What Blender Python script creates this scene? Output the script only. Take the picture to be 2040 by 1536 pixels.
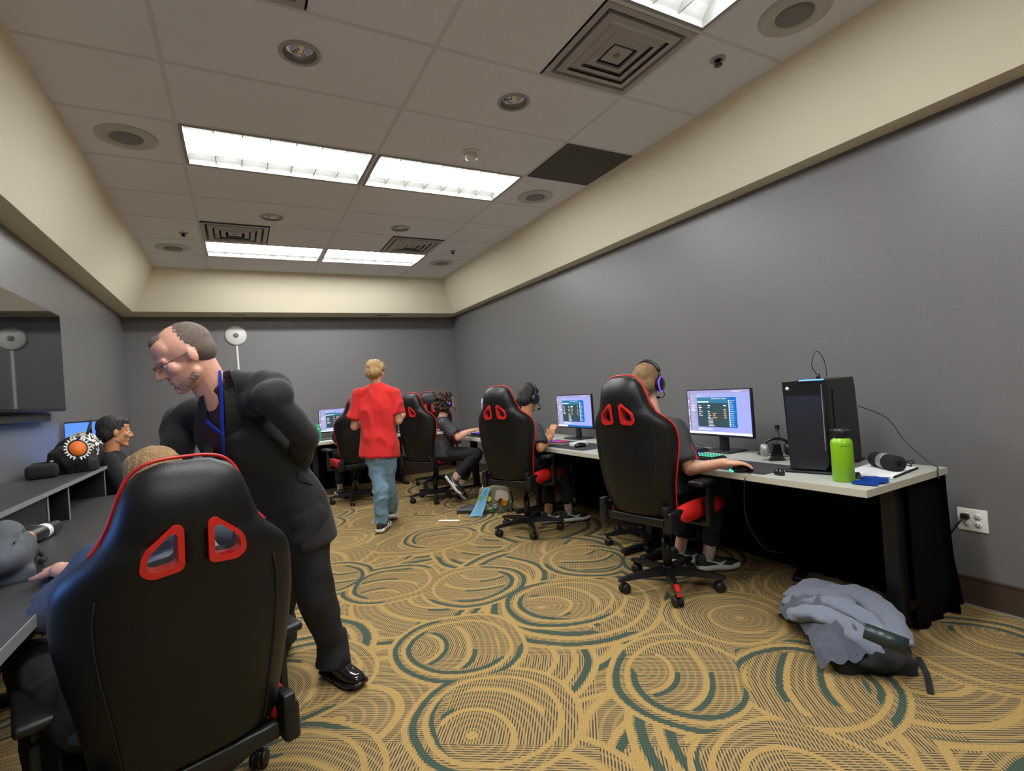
import bpy, bmesh, math, random
from math import sin, cos, pi, radians, sqrt
from mathutils import Vector, Matrix, Quaternion, noise

for o in list(bpy.data.objects): bpy.data.objects.remove(o)
scene = bpy.context.scene
COL = scene.collection

# ------------------------------------------------------------------ camera, world, exposure
F_PX, YAW, PITCH, ROLL, CAM_H = 1013.0, .4929, .0035, .0724, 1.286
FW = Vector((sin(YAW)*cos(PITCH), cos(YAW)*cos(PITCH), sin(PITCH)))
_r0 = Vector((cos(YAW), -sin(YAW), 0)); _u0 = _r0.cross(FW)
RT = _r0*cos(ROLL) - _u0*sin(ROLL); UP = _u0*cos(ROLL) + _r0*sin(ROLL)
CAMP = Vector((0, 0, CAM_H))
cd = bpy.data.cameras.new('camera'); cam = bpy.data.objects.new('camera', cd); COL.objects.link(cam)
cd.sensor_width = 36; cd.lens = F_PX/2040*36; cd.clip_start = .05
cam.matrix_world = Matrix(((RT.x, UP.x, -FW.x, 0), (RT.y, UP.y, -FW.y, 0), (RT.z, UP.z, -FW.z, CAM_H), (0, 0, 0, 1)))
scene.camera = cam
w = bpy.data.worlds.new('world'); scene.world = w; w.use_nodes = True
w.node_tree.nodes['Background'].inputs[0].default_value = (.05, .05, .055, 1)
w.node_tree.nodes['Background'].inputs[1].default_value = .3
vs = scene.view_settings
scene.display_settings.display_device = 'sRGB'
vs.view_transform = 'Standard'; vs.look = 'None'; vs.gamma = 1; vs.use_curve_mapping = False
vs.exposure = 0.42
LAMP = 32.0          # brightness of the fluorescent diffusers

def ray(x, y): return FW + RT*((x-1020)/F_PX) - UP*((y-768)/F_PX)
def atZ(x, y, Z): d = ray(x, y); return CAMP + d*((Z-CAM_H)/d.z)
def atX(x, y, X): d = ray(x, y); return CAMP + d*(X/d.x)
def atY(x, y, Y): d = ray(x, y); return CAMP + d*(Y/d.y)
def atD(x, y, D): return CAMP + ray(x, y)*D

# room
ZC = 3.03; ZS = 2.537
XL, XR, XLB, XRB, YB, YBB = -.79, 2.834, -1.073, 3.11, 7.29, 7.58
WL, WR, WB, WF = -1.24, 3.247, 8.02, -2.6
GX = .983; YF = 3.602; YF2 = 6.081; T = .61; T2 = 1.22

# ------------------------------------------------------------------ materials
def srgb(r, g, b):
    f = lambda c: (c/255/12.92) if c/255 <= .04045 else ((c/255+.055)/1.055)**2.4
    return (f(r), f(g), f(b), 1)
MATS = {}
def mat(name, col, rough=.6, metal=0, bump=0, bscale=80, emit=None, estr=1, var=0, vscale=6, spec=.5, sheen=0, alpha=1, trans=0):
    if name in MATS: return MATS[name]
    m = bpy.data.materials.new(name); m.use_nodes = True; nt = m.node_tree; N = nt.nodes; L = nt.links
    b = N['Principled BSDF']
    col = tuple(col) if len(col) == 4 else tuple(col)+(1,)
    b.inputs['Base Color'].default_value = col
    b.inputs['Roughness'].default_value = rough; b.inputs['Metallic'].default_value = metal
    b.inputs['Specular IOR Level'].default_value = spec
    if sheen: b.inputs['Sheen Weight'].default_value = sheen
    if trans: b.inputs['Transmission Weight'].default_value = trans
    if emit is not None:
        b.inputs['Emission Color'].default_value = tuple(emit)[:3]+(1,); b.inputs['Emission Strength'].default_value = estr
    tc = N.new('ShaderNodeTexCoord')
    if var:
        n = N.new('ShaderNodeTexNoise'); n.inputs['Scale'].default_value = vscale; n.inputs['Detail'].default_value = 4
        L.new(tc.outputs['Object'], n.inputs['Vector'])
        mx = N.new('ShaderNodeMix'); mx.data_type = 'RGBA'
        mx.inputs[6].default_value = tuple(c*(1-var) for c in col[:3])+(1,)
        mx.inputs[7].default_value = tuple(min(1, c*(1+var)) for c in col[:3])+(1,)
        L.new(n.outputs['Fac'], mx.inputs[0]); L.new(mx.outputs[2], b.inputs['Base Color'])
    if bump:
        n2 = N.new('ShaderNodeTexNoise'); n2.inputs['Scale'].default_value = bscale; n2.inputs['Detail'].default_value = 3
        L.new(tc.outputs['Object'], n2.inputs['Vector'])
        bp = N.new('ShaderNodeBump'); bp.inputs['Strength'].default_value = bump; bp.inputs['Distance'].default_value = .01
        L.new(n2.outputs['Fac'], bp.inputs['Height']); L.new(bp.outputs['Normal'], b.inputs['Normal'])
    MATS[name] = m
    return m

M_wall = mat('grey_wall_paint', srgb(110, 108, 107), .38, bump=.12, bscale=180, var=.05, vscale=1.2)
M_beige = mat('beige_soffit_paint', srgb(222, 213, 188), .7, bump=.06, bscale=150)
M_ceil = mat('ceiling_tile', srgb(230, 231, 236), .95, bump=.25, bscale=220, var=.03, vscale=40)
M_grid = mat('ceiling_grid', srgb(212, 211, 214), .6, var=.02)
M_darktile = mat('dark_ceiling_tile', srgb(84, 80, 74), .9, bump=.2, bscale=300, var=.05)
M_base = mat('baseboard_brown', srgb(66, 52, 42), .5, bump=.05)
M_blackp = mat('black_plastic', (.0075, .0075, .008), .42, bump=.05, bscale=200)
M_blackg = mat('black_gloss', (.01, .01, .011), .12)
M_leather = mat('black_leatherette', (.005, .0049, .0048), .42, bump=.12, bscale=260, spec=.38)
M_blackf = mat('black_fabric', (.009, .009, .0095), .85, bump=.4, bscale=400, sheen=.0)
M_suit = mat('charcoal_suit_wool', (.0115, .0105, .0098), .85, bump=.25, bscale=300, sheen=.08)
M_skirt = mat('black_privacy_cloth', (.006, .006, .0065), .9, bump=.2, bscale=60, spec=.2)
M_red = mat('red_leatherette', (.55, .015, .012), .4, bump=.05)
M_redp = mat('red_plastic', (.62, .02, .015), .3, bump=.03)
M_metal = mat('brushed_metal', (.45, .45, .46), .28, 1, bump=.03)
M_chrome = mat('chrome_reflector', (.62, .6, .62), .14, 1, bump=.04, bscale=30)
M_white = mat('white_plastic', srgb(225, 223, 216), .4, bump=.03)
M_vent = mat('vent_enamel', srgb(172, 168, 164), .5, bump=.03)
M_spk = mat('speaker_grille', srgb(140, 140, 140), .7, bump=.5, bscale=900)
M_lam = mat('white_laminate', srgb(176, 177, 168), .38, bump=.03, bscale=120, var=.02)
M_lamedge = mat('desk_edge_band', srgb(186, 182, 164), .45, bump=.02)
M_dgrey = mat('dark_laminate', srgb(58, 58, 57), .42, bump=.05, bscale=140, var=.05)
M_edge = mat('grey_edge_band', srgb(128, 128, 126), .5, bump=.03)
M_skin = mat('skin', srgb(208, 156, 128), .5, bump=.12, bscale=120, var=.06, vscale=20)
M_skin2 = mat('skin_ruddy', srgb(214, 158, 134), .48, bump=.15, bscale=120, var=.08, vscale=18)
M_skin3 = mat('skin_tan', srgb(190, 132, 92), .5, bump=.12, bscale=120, var=.06, vscale=20)
M_blond = mat('blond_hair', srgb(158, 124, 80), .55, bump=.9, bscale=170, var=.35, vscale=30)
M_dblond = mat('dark_blond_hair', srgb(136, 104, 68), .55, bump=.9, bscale=170, var=.4, vscale=34)
M_brown = mat('brown_curly_hair', srgb(58, 38, 30), .5, bump=.9, bscale=170, var=.5, vscale=30)
M_black_h = mat('black_hair', srgb(24, 20, 19), .42, bump=.9, bscale=170, var=.3, vscale=30)
M_greyh = mat('greying_hair', srgb(104, 90, 80), .75, bump=.5, bscale=320, var=.3, vscale=60)
M_eye = mat('eye_white', (.75, .72, .7), .2, bump=.01); M_iris = mat('iris', (.03, .025, .02), .15, bump=.01)
M_lip = mat('lip', srgb(176, 106, 96), .5, bump=.05)
M_redshirt = mat('red_cotton', (.56, .009, .007), .85, bump=.2, bscale=250, sheen=.1)
M_jean = mat('blue_denim', srgb(120, 154, 176), .85, bump=.4, bscale=300, var=.22, vscale=7)
M_jersey = mat('charcoal_jersey', srgb(50, 50, 52), .75, bump=.2, bscale=250)
M_jersred = mat('jersey_crimson', srgb(168, 34, 52), .7, bump=.1)
M_blackpant = mat('black_trousers', (.011, .011, .012), .85, bump=.3, bscale=250)
M_hood = mat('slate_blue_hoodie', srgb(62, 70, 84), .85, bump=.3, bscale=250)
M_lanyard = mat('blue_lanyard', srgb(30, 66, 190), .5, bump=.1)
M_maroon = mat('dark_maroon_shirt', srgb(52, 22, 30), .75, bump=.2)
M_sock = mat('white_sock', srgb(220, 214, 204), .9, bump=.4, bscale=300)
M_sole = mat('shoe_sole_white', srgb(216, 212, 204), .5, bump=.05)
M_shoe = mat('black_shoe_mesh', (.015, .015, .016), .6, bump=.3, bscale=300)
M_dress = mat('polished_black_leather', (.012, .01, .01), .1, bump=.03)
M_fleece = mat('grey_fleece', srgb(118, 123, 138), .95, bump=.5, bscale=220, sheen=.3)
M_cable = mat('black_cable', (.012, .012, .013), .45, bump=.02)
M_whitecable = mat('white_cable', (.7, .7, .7), .45, bump=.02)
M_green = mat('lime_enamel', srgb(128, 180, 22), .35, bump=.05)
M_mint = mat('mint_enamel', srgb(50, 170, 115), .4, bump=.03)
M_paper = mat('paper_white', srgb(232, 232, 232), .8, bump=.05)
M_blue = mat('blue_foil', srgb(20, 84, 190), .25, bump=.4, bscale=60)
M_silver = mat('silver_band', srgb(170, 170, 168), .35, .4, bump=.03)
def emi(name, c, s=1.0): return mat(name, (.0, .0, .0), .4, emit=c, estr=s, spec=.1)

# ------------------------------------------------------------------ mesh helpers
class MB:
    def __init__(s): s.bm = bmesh.new(); s.mats = []; s.cur = 0
    def use(s, m):
        if m not in s.mats: s.mats.append(m)
        s.cur = s.mats.index(m); return s
    def _fin(s, fs, smooth=False):
        for f in fs: f.material_index = s.cur; f.smooth = smooth
    def box(s, x0, x1, y0, y1, z0, z1, M=None, bev=0, smooth=False):
        pts = [Vector((x, y, z)) for z in (z0, z1) for (x, y) in ((x0, y0), (x1, y0), (x1, y1), (x0, y1))]
        if bev:
            b2 = bmesh.new(); vs_ = [b2.verts.new(p) for p in pts]
            for q in ((3, 2, 1, 0), (4, 5, 6, 7), (0, 1, 5, 4), (1, 2, 6, 5), (2, 3, 7, 6), (3, 0, 4, 7)): b2.faces.new([vs_[i] for i in q])
            bmesh.ops.bevel(b2, geom=list(b2.edges), offset=bev, segments=3, profile=.5, affect='EDGES')
            s.merge(b2, M, smooth=True); return s
        if M: pts = [M @ p for p in pts]
        v = [s.bm.verts.new(p) for p in pts]
        s._fin([s.bm.faces.new([v[i] for i in q]) for q in ((3, 2, 1, 0), (4, 5, 6, 7), (0, 1, 5, 4), (1, 2, 6, 5), (2, 3, 7, 6), (3, 0, 4, 7))], smooth)
        return s
    def merge(s, b2, M=None, smooth=True):
        mp = {}
        for v in b2.verts: mp[v] = s.bm.verts.new((M @ v.co) if M else v.co)
        s._fin([s.bm.faces.new([mp[v] for v in f.verts]) for f in b2.faces], smooth); b2.free(); return s
    def loops(s, rings, cap=True, closed=False, smooth=True):
        R = [[s.bm.verts.new(p) for p in r] for r in rings]; n = len(R[0]); fs = []
        m = len(R)
        for i in range(m if closed else m-1):
            a, b = R[i], R[(i+1) % m]
            for j in range(n):
                k = (j+1) % n; fs.append(s.bm.faces.new((a[j], a[k], b[k], b[j])))
        if cap and not closed:
            fs.append(s.bm.faces.new(R[0][::-1])); fs.append(s.bm.faces.new(R[-1]))
        s._fin(fs, smooth); return s
    def cyl(s, p0, r0, p1, r1=None, n=20, smooth=True):
        p0 = Vector(p0); p1 = Vector(p1); r1 = r0 if r1 is None else r1
        d = (p1-p0).normalized(); a = d.orthogonal().normalized(); b = d.cross(a)
        return s.loops([[p+(a*cos(2*pi*i/n)+b*sin(2*pi*i/n))*r for i in range(n)] for p, r in ((p0, r0), (p1, r1))], smooth=smooth)
    def lathe(s, prof, c=(0, 0, 0), axis='Z', n=28, M=None):
        rings = []
        for r, h in prof:
            ring = []
            for i in range(n):
                t = 2*pi*i/n; x, y = r*cos(t), r*sin(t)
                p = Vector((x, y, h)) if axis == 'Z' else (Vector((h, x, y)) if axis == 'X' else Vector((y, h, x)))
                p = p+Vector(c); ring.append(M @ p if M else p)
            rings.append(ring)
        return s.loops(rings)
    def tube(s, pts, r, n=8, closed=False):
        pts = [Vector(p) for p in pts]; rings = []; m = len(pts); prev = None
        for i, p in enumerate(pts):
            t = (pts[(i+1) % m]-pts[i-1]) if closed else (pts[min(i+1, m-1)]-pts[max(i-1, 0)])
            t.normalize()
            a = t.orthogonal().normalized() if prev is None else (prev - t*prev.dot(t)).normalized()
            prev = a; b = t.cross(a); rr = r[i] if isinstance(r, (list, tuple)) else r
            rings.append([p+(a*cos(2*pi*j/n)+b*sin(2*pi*j/n))*rr for j in range(n)])
        return s.loops(rings, closed=closed)
    def prism(s, poly, z0, z1, M=None, smooth=False):
        M = M or Matrix()
        a = [s.bm.verts.new(M @ Vector((x, y, z0))) for x, y in poly]; b = [s.bm.verts.new(M @ Vector((x, y, z1))) for x, y in poly]
        n = len(poly); fs = [s.bm.faces.new(a[::-1]), s.bm.faces.new(b)]
        for i in range(n): fs.append(s.bm.faces.new((a[i], a[(i+1) % n], b[(i+1) % n], b[i])))
        s._fin(fs, smooth); return s
    def quad(s, *p, smooth=False):
        s._fin([s.bm.faces.new([s.bm.verts.new(Vector(q)) for q in p])], smooth); return s
    def ell(s, c, r, M=None, n=20, m=12):
        c = Vector(c); rings = []
        for i in range(1, m):
            t = pi*i/m
            rings.append([(c+Vector((r[0]*sin(t)*cos(2*pi*j/n), r[1]*sin(t)*sin(2*pi*j/n), -r[2]*cos(t)))) for j in range(n)])
        if M: rings = [[M @ p for p in q] for q in rings]
        R = [[s.bm.verts.new(p) for p in q] for q in rings]; fs = []
        for i in range(len(R)-1):
            for j in range(n): k = (j+1) % n; fs.append(s.bm.faces.new((R[i][j], R[i][k], R[i+1][k], R[i+1][j])))
        for ring, z, sg in ((R[0], -r[2], 1), (R[-1], r[2], 0)):
            p = c+Vector((0, 0, z)); p = M @ p if M else p; v = s.bm.verts.new(p)
            for j in range(n):
                k = (j+1) % n; fs.append(s.bm.faces.new((v, ring[k], ring[j]) if sg else (v, ring[j], ring[k])))
        s._fin(fs, True); return s
    def cap(s, p0, r0, p1, r1, n=16):
        p0 = Vector(p0); p1 = Vector(p1); d = p1-p0
        if d.length < 1e-5: return s.ell(p0, (r0, r0, r0))
        d.normalize(); a = d.orthogonal().normalized(); b = d.cross(a); rings = []
        for i in range(1, 6):
            t = pi/2*(1-i/6); rings.append((p0-d*r0*sin(t), r0*cos(t)))
        rings.append((p0, r0)); rings.append((p1, r1))
        for i in range(1, 6):
            t = pi/2*i/6; rings.append((p1+d*r1*sin(t), r1*cos(t)))
        return s.loops([[p+(a*cos(2*pi*j/n)+b*sin(2*pi*j/n))*r for j in range(n)] for p, r in rings])
    def mesh(s, name, m=None):
        me = bpy.data.meshes.new(name); bmesh.ops.recalc_face_normals(s.bm, faces=s.bm.faces)
        s.bm.to_mesh(me); s.bm.free()
        for q in (s.mats or [m]): me.materials.append(q)
        return me
    def build(s, name, m=None, parent=None, loc=None, rotz=None, **k):
        me = s.mesh(name, m)
        return link(name, me, parent, loc, rotz, **k)

def link(name, me, parent=None, loc=None, rotz=None, **k):
    o = bpy.data.objects.new(name, me); COL.objects.link(o)
    if parent is not None: o.parent = parent
    if loc is not None: o.location = loc
    if rotz is not None: o.rotation_euler = (0, 0, rotz)
    for a, b in k.items(): o[a] = b
    return o
def tag(o, label=None, cat=None, group=None, kind=None):
    if label: o['label'] = label
    if cat: o['category'] = cat
    if group: o['group'] = group
    if kind: o['kind'] = kind
    return o
def thing(name, label, cat, loc=(0, 0, 0), rotz=0, group=None):
    o = bpy.data.objects.new(name, None); COL.objects.link(o); o.location = loc; o.rotation_euler = (0, 0, rotz); o.empty_display_size = .1
    return tag(o, label, cat, group)
def struct(o): o['kind'] = 'structure'; return o
KIDS = {}
def dup(root, loc, rotz, label, group=None):
    def cp(o, par):
        c = o.copy(); COL.objects.link(c)
        if par: c.parent = par
        for ch in [x for x in ALLOBJ(o)]: cp(ch, c)
        return c
    r = cp(root, None); r.location = loc; r.rotation_euler = (0, 0, rotz); r['label'] = label
    if group: r['group'] = group
    return r
def ALLOBJ(o): return [x for x in bpy.data.objects if x.parent == o]
def rcap(poly_r=.01): pass

def remesh(mb, name, voxel, smooth=4, sfac=.5):
    me = mb.mesh(name+'_tmp', None) if not mb.mats else mb.mesh(name+'_tmp')
    me.materials.clear()
    o = bpy.data.objects.new(name+'_tmp', me); COL.objects.link(o)
    r = o.modifiers.new('r', 'REMESH'); r.mode = 'VOXEL'; r.voxel_size = voxel; r.use_smooth_shade = True
    if smooth: sm = o.modifiers.new('s', 'SMOOTH'); sm.factor = sfac; sm.iterations = smooth
    dg = bpy.context.evaluated_depsgraph_get(); dg.update()
    out = bpy.data.meshes.new_from_object(o.evaluated_get(dg)); bpy.data.objects.remove(o); bpy.data.meshes.remove(me)
    out.name = name
    return out
def blob(mb, name, m, parent, voxel=.008, smooth=4, folds=0, fscale=9, stretch=(1, 1, .4), fine=0, finescale=60, cut=None, mapmat=None):
    me = remesh(mb, name, voxel, smooth)
    me.materials.clear(); me.materials.append(m)
    if folds or fine:
        co = [v.co.copy() for v in me.vertices]; nn = [v.normal.copy() for v in me.vertices]
        for v, c, n in zip(me.vertices, co, nn):
            d = 0
            if folds:
                q = Vector((c.x*stretch[0], c.y*stretch[1], c.z*stretch[2]))*fscale
                a = noise.noise(q); d += folds*(1-abs(a)*3.2) if abs(a) < .31 else 0
                d += folds*.8*noise.noise(q*.5+Vector((7, 3, 1)))
            if fine: d += fine*noise.noise(Vector((c.x, c.y, c.z*.45))*finescale)
            v.co = c+n*d
    for p in me.polygons: p.use_smooth = True
    if mapmat:
        for mm in mapmat[0]: me.materials.append(mm)
        for p in me.polygons: p.material_index = mapmat[1](p.center)
    return link(name, me, parent)
def rpoly(pts, r=.01, k=4):
    """round the corners of a 2-D polygon"""
    out = []; n = len(pts)
    for i in range(n):
        p = Vector(pts[i]); a = Vector(pts[i-1])-p; b = Vector(pts[(i+1) % n])-p
        t = min(r, a.length*.45, b.length*.45); a = p+a.normalized()*t; b = p+b.normalized()*t
        for j in range(k+1):
            s = j/k; q = a*(1-s)**2+p*2*s*(1-s)+b*s*s; out.append((q.x, q.y))
    return out
def rotM(loc, x, y=None, z=None):
    """matrix from origin and axes given as vectors (x right, y forward, z up)"""
    return Matrix(((x.x, y.x, z.x, loc.x), (x.y, y.y, z.y, loc.y), (x.z, y.z, z.z, loc.z), (0, 0, 0, 1)))
def frame(loc, fwd, up=Vector((0, 0, 1))):
    y = Vector(fwd).normalized(); x = y.cross(up).normalized(); z = x.cross(y)
    return rotM(Vector(loc), x, y, z)
def catmull(P, k=6, closed=False):
    P = [Vector(p) for p in P]; out = []; n = len(P)
    for i in range(n if closed else n-1):
        g = (lambda j: P[j % n]) if closed else (lambda j: P[max(0, min(n-1, j))])
        a, b, c, d = g(i-1), g(i), g(i+1), g(i+2)
        for s in range(k):
            t = s/k; out.append(.5*((2*b)+(c-a)*t+(2*a-5*b+4*c-d)*t*t+(3*b-a-3*c+d)*t**3))
    if not closed: out.append(P[-1])
    return out
def text_mesh(txt, size, mtl, name, M, parent=None, depth=.0008):
    cu = bpy.data.curves.new(name, 'FONT'); cu.body = txt; cu.size = size; cu.extrude = depth; cu.align_x = 'CENTER'; cu.align_y = 'CENTER'; cu.resolution_u = 3
    o = bpy.data.objects.new(name, cu); COL.objects.link(o); dg = bpy.context.evaluated_depsgraph_get(); dg.update()
    me = bpy.data.meshes.new_from_object(o.evaluated_get(dg)); bpy.data.objects.remove(o)
    me.transform(M); me.materials.clear(); me.materials.append(mtl)
    return link(name, me, parent)
# ------------------------------------------------------------------ carpet material
def carpet_mat():
    m = bpy.data.materials.new('swirl_carpet'); m.use_nodes = True; nt = m.node_tree; N = nt.nodes; L = nt.links
    b = N['Principled BSDF']; b.inputs['Roughness'].default_value = .95; b.inputs['Specular IOR Level'].default_value = .15
    geo = N.new('ShaderNodeNewGeometry')
    def lk(a, i):
        if isinstance(a, (int, float)): i.default_value = a
        elif isinstance(a, tuple): i.default_value = a
        else: L.new(a, i)
    def mt(op, a, c=0, d=0):
        n = N.new('ShaderNodeMath'); n.operation = op; lk(a, n.inputs[0]); lk(c, n.inputs[1]); lk(d, n.inputs[2]); return n.outputs[0]
    def vm(op, a, c=(0, 0, 0), out=0, sc=None):
        n = N.new('ShaderNodeVectorMath'); n.operation = op; lk(a, n.inputs[0]); lk(c, n.inputs[1])
        if sc is not None: lk(sc, n.inputs['Scale'])
        return n.outputs[out]
    def mixc(f, a, c):
        n = N.new('ShaderNodeMix'); n.data_type = 'RGBA'; lk(f, n.inputs[0]); lk(a, n.inputs[6]); lk(c, n.inputs[7]); return n.outputs[2]
    def mixf(f, a, c):
        n = N.new('ShaderNodeMix'); n.data_type = 'FLOAT'; lk(f, n.inputs[0]); lk(a, n.inputs[2]); lk(c, n.inputs[3]); return n.outputs[0]
    P = vm('MULTIPLY', geo.outputs['Position'], (1, 1, 0))
    # slight wobble
    wn = N.new('ShaderNodeTexNoise'); wn.inputs['Scale'].default_value = 1.3; L.new(P, wn.inputs['Vector'])
    P = vm('ADD', P, vm('SCALE', vm('SUBTRACT', wn.outputs['Color'], (.5, .5, .5)), sc=.16)); P = vm('MULTIPLY', P, (1, 1, 0))
    def layer(off, S, R):
        Q = vm('SCALE', vm('ADD', P, off), sc=S)
        v = N.new('ShaderNodeTexVoronoi'); v.voronoi_dimensions = '2D'; v.feature = 'F1'; v.inputs['Scale'].default_value = 1; v.inputs['Randomness'].default_value = .75
        L.new(Q, v.inputs['Vector'])
        d = v.outputs['Distance']; pos = v.outputs['Position']; col = v.outputs['Color']
        rel = vm('SUBTRACT', Q, pos)
        sh = vm('MULTIPLY', vm('SUBTRACT', col, (.5, .5, .5)), (.75, .75, 0))
        d2 = vm('LENGTH', vm('ADD', rel, sh), out=1)
        mask = mt('LESS_THAN', d, R)
        sh3 = vm('MULTIPLY', vm('SUBTRACT', col, (.45, .55, .5)), (-1.1, 1.1, 0))
        d3 = vm('LENGTH', vm('ADD', rel, sh3), out=1)
        e = mt('SUBTRACT', R if R < 1 else .62, d)                  # distance inside the rim
        fe = mt('FRACT', mt('MULTIPLY', e, 10.5))
        near = mt('MULTIPLY', mt('LESS_THAN', e, .19), mt('GREATER_THAN', e, 0))
        side = mt('GREATER_THAN', d3, mt('ADD', mt('MULTIPLY', e, 1.2), .42))
        teal_r = mt('MULTIPLY', mt('MULTIPLY', mt('GREATER_THAN', fe, .38), mt('LESS_THAN', fe, .74)), mt('MULTIPLY', near, side))
        fr = mt('FRACT', mt('MULTIPLY', d2, 5.2))
        inner = mt('SUBTRACT', 1, near)
        teal_i = mt('MULTIPLY', mt('MULTIPLY', mt('GREATER_THAN', fr, .18), mt('LESS_THAN', fr, .34)), mt('MULTIPLY', inner, mt('MULTIPLY', mt('GREATER_THAN', d3, .5), mt('GREATER_THAN', d2, .16))))
        teal = mt('MAXIMUM', teal_r, teal_i)
        gold_r = mt('MULTIPLY', mt('LESS_THAN', fe, .3), near)
        gold_i = mt('MULTIPLY', mt('LESS_THAN', fr, .16), inner)
        thin = mt('LESS_THAN', mt('FRACT', mt('MULTIPLY', d2, 24)), .32)
        gold = mt('MAXIMUM', gold_r, gold_i)
        teal = mt('MULTIPLY', teal, mt('SUBTRACT', 1, gold))
        # code: 0 hatch, 1 gold, 2 teal, .5 thin line
        code = mt('ADD', mt('MAXIMUM', gold, mt('MULTIPLY', thin, .5)), 0)
        return mask, code, teal
    base = layer((11.3, 4.7, 0), .9, 2.0)
    code, teal = base[1], base[2]
    for off, S, R in (((3.1, 7.7, 0), 1.05, .56), ((5.37, 2.41, 0), .95, .5), ((8.83, 6.19, 0), 1.3, .47)):
        mk, c, t = layer(off, S, R)
        code = mixf(mk, code, c); teal = mixf(mk, teal, t)
    # hatch: rib direction quarter-turned per carpet tile
    sp = N.new('ShaderNodeSeparateXYZ'); 
    rot = N.new('ShaderNodeVectorRotate'); rot.rotation_type = 'Z_AXIS'; rot.inputs['Angle'].default_value = .62
    L.new(geo.outputs['Position'], rot.inputs['Vector']); L.new(rot.outputs[0], sp.inputs[0])
    ck = N.new('ShaderNodeTexChecker'); ck.inputs['Scale'].default_value = 1.64; ck.inputs[1].default_value = (0, 0, 0, 1); ck.inputs[2].default_value = (1, 1, 1, 1)
    zf = vm('MULTIPLY', rot.outputs[0], (1, 1, 0)); zf = vm('ADD', zf, (.013, .017, .3)); L.new(zf, ck.inputs[0])
    ax = mixf(ck.outputs['Fac'], sp.outputs[0], sp.outputs[1])
    rib = mt('SMOOTH_MIN', mt('PINGPONG', mt('MULTIPLY', ax, 176), 1), 1, .1)
    rib = mt('GREATER_THAN', rib, .48)
    GOLD = srgb(168, 138, 82); GOLD2 = srgb(148, 124, 78); TEAL = srgb(52, 70, 63); TEAL2 = srgb(84, 90, 68); DK = srgb(70, 62, 48); TAN = srgb(158, 134, 90)
    fib = N.new('ShaderNodeTexNoise'); fib.inputs['Scale'].default_value = 160; L.new(geo.outputs['Position'], fib.inputs['Vector'])
    fm = mt('GREATER_THAN', fib.outputs['Fac'], .5)
    hatch = mixc(rib, DK, TAN)
    goldc = mixc(mt('MULTIPLY', fm, .8), GOLD, GOLD2)
    tealc = mixc(mt('MULTIPLY', rib, .55), TEAL, TEAL2)
    c = mixc(code, hatch, goldc)
    c = mixc(teal, c, tealc)
    L.new(c, b.inputs['Base Color'])
    bp = N.new('ShaderNodeBump'); bp.inputs['Strength'].default_value = .4; bp.inputs['Distance'].default_value = .004
    L.new(mt('ADD', mt('MULTIPLY', rib, .6), fib.outputs['Fac']), bp.inputs['Height']); L.new(bp.outputs[0], b.inputs['Normal'])
    return m
M_carpet = carpet_mat()

# ------------------------------------------------------------------ room shell
struct(MB().box(WL-.1, WR+.1, WF-.1, WB+.1, -.06, 0).build('floor', M_carpet))
struct(MB().box(WL-.12, WL, WF-.1, WB+.1, 0, ZS+.03).build('wall_left', M_wall))
mbw = MB(); mbw.box(WR, WR+.12, WF-.1, WB+.1, 0, ZS+.03); struct(mbw.build('wall_right', M_wall))
struct(MB().box(WL, WR, WB, WB+.12, 0, ZS+.03).build('wall_back', M_wall))
struct(MB().box(WL-.12, WR+.12, WF-.12, WF, 0, ZC+.4).build('wall_front', M_wall))
struct(MB().box(WR-.012, WR, WF, WB, 0, .145).box(WR-.016, WR, WF, WB, .14, .149).build('baseboard_right', M_base))
struct(MB().box(WR-.022, WR-.012, WF, WB, 0, .006).build('trim_1', M_edge))
struct(MB().box(WL, WR-.014, WB-.012, WB, 0, .145).build('baseboard_back', M_base))
struct(MB().box(WL, WL+.012, WF, WB-.014, 0, .145).build('baseboard_left', M_base))
# sloped cove between the wall tops and the raised ceiling: right, left, back, front
def cove(name, poly, M): struct(MB().prism(poly, WF if 'back' not in name else WL, YBB if 'back' not in name else WR, M).build(name, M_beige))
My = Matrix(((1, 0, 0, 0), (0, 0, 1, 0), (0, 1, 0, 0), (0, 0, 0, 1)))     # (x,z,y)
cove('trim_2', [(XR, ZC+.02), (XRB, ZS), (WR+.1, ZS), (WR+.1, ZC+.02)], My)
cove('trim_3', [(XL, ZC+.02), (XLB, ZS), (WL-.1, ZS), (WL-.1, ZC+.02)], My)
Mx = Matrix(((0, 0, 1, 0), (1, 0, 0, 0), (0, 1, 0, 0), (0, 0, 0, 1)))     # (y,z,x)
struct(MB().prism([(YB, ZC+.02), (YBB, ZS-.001), (WB+.1, ZS-.001), (WB+.1, ZC+.02)], WL-.1, WR+.1, Mx).build('trim_4', M_beige))
# ceiling of lay-in tiles, open where the fixtures and diffusers sit
ycuts = [YB+.05]
rows = []; y = YF2-T*0
ys = sorted([YF+T*k for k in range(-10, 3)] + [YF2+T*k for k in range(-1, 3)])
ys = [YF-T*k for k in range(10, 0, -1)]+[YF, YF+T, YF+2*T, YF+3*T, YF2, YF2+T, YB+.05]
xs = [XL-.05, GX-T2, GX-T, GX, GX+T, GX+T2, XR+.05]
holes = {('f', -2, 0), ('f', 0, 2)}
FIX = [(GX-T2, YF), (GX, YF), (GX-T2, YF2), (GX, YF2), (GX-T2, YF-4*T), (GX, YF-4*T), (GX-T2, YF-8*T), (GX, YF-8*T)]
DIF = [(GX+T, YF-3*T), (GX-T2, YF-3*T), (GX-T2, YF2-T), (GX+T, YF2-T)]
def in_hole(cx, cy):
    for x, y in FIX:
        if x < cx < x+T2 and y < cy < y+T: return True
    for x, y in DIF:
        if x < cx < x+T and y < cy < y+T: return True
    return False
cm = MB()
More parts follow.
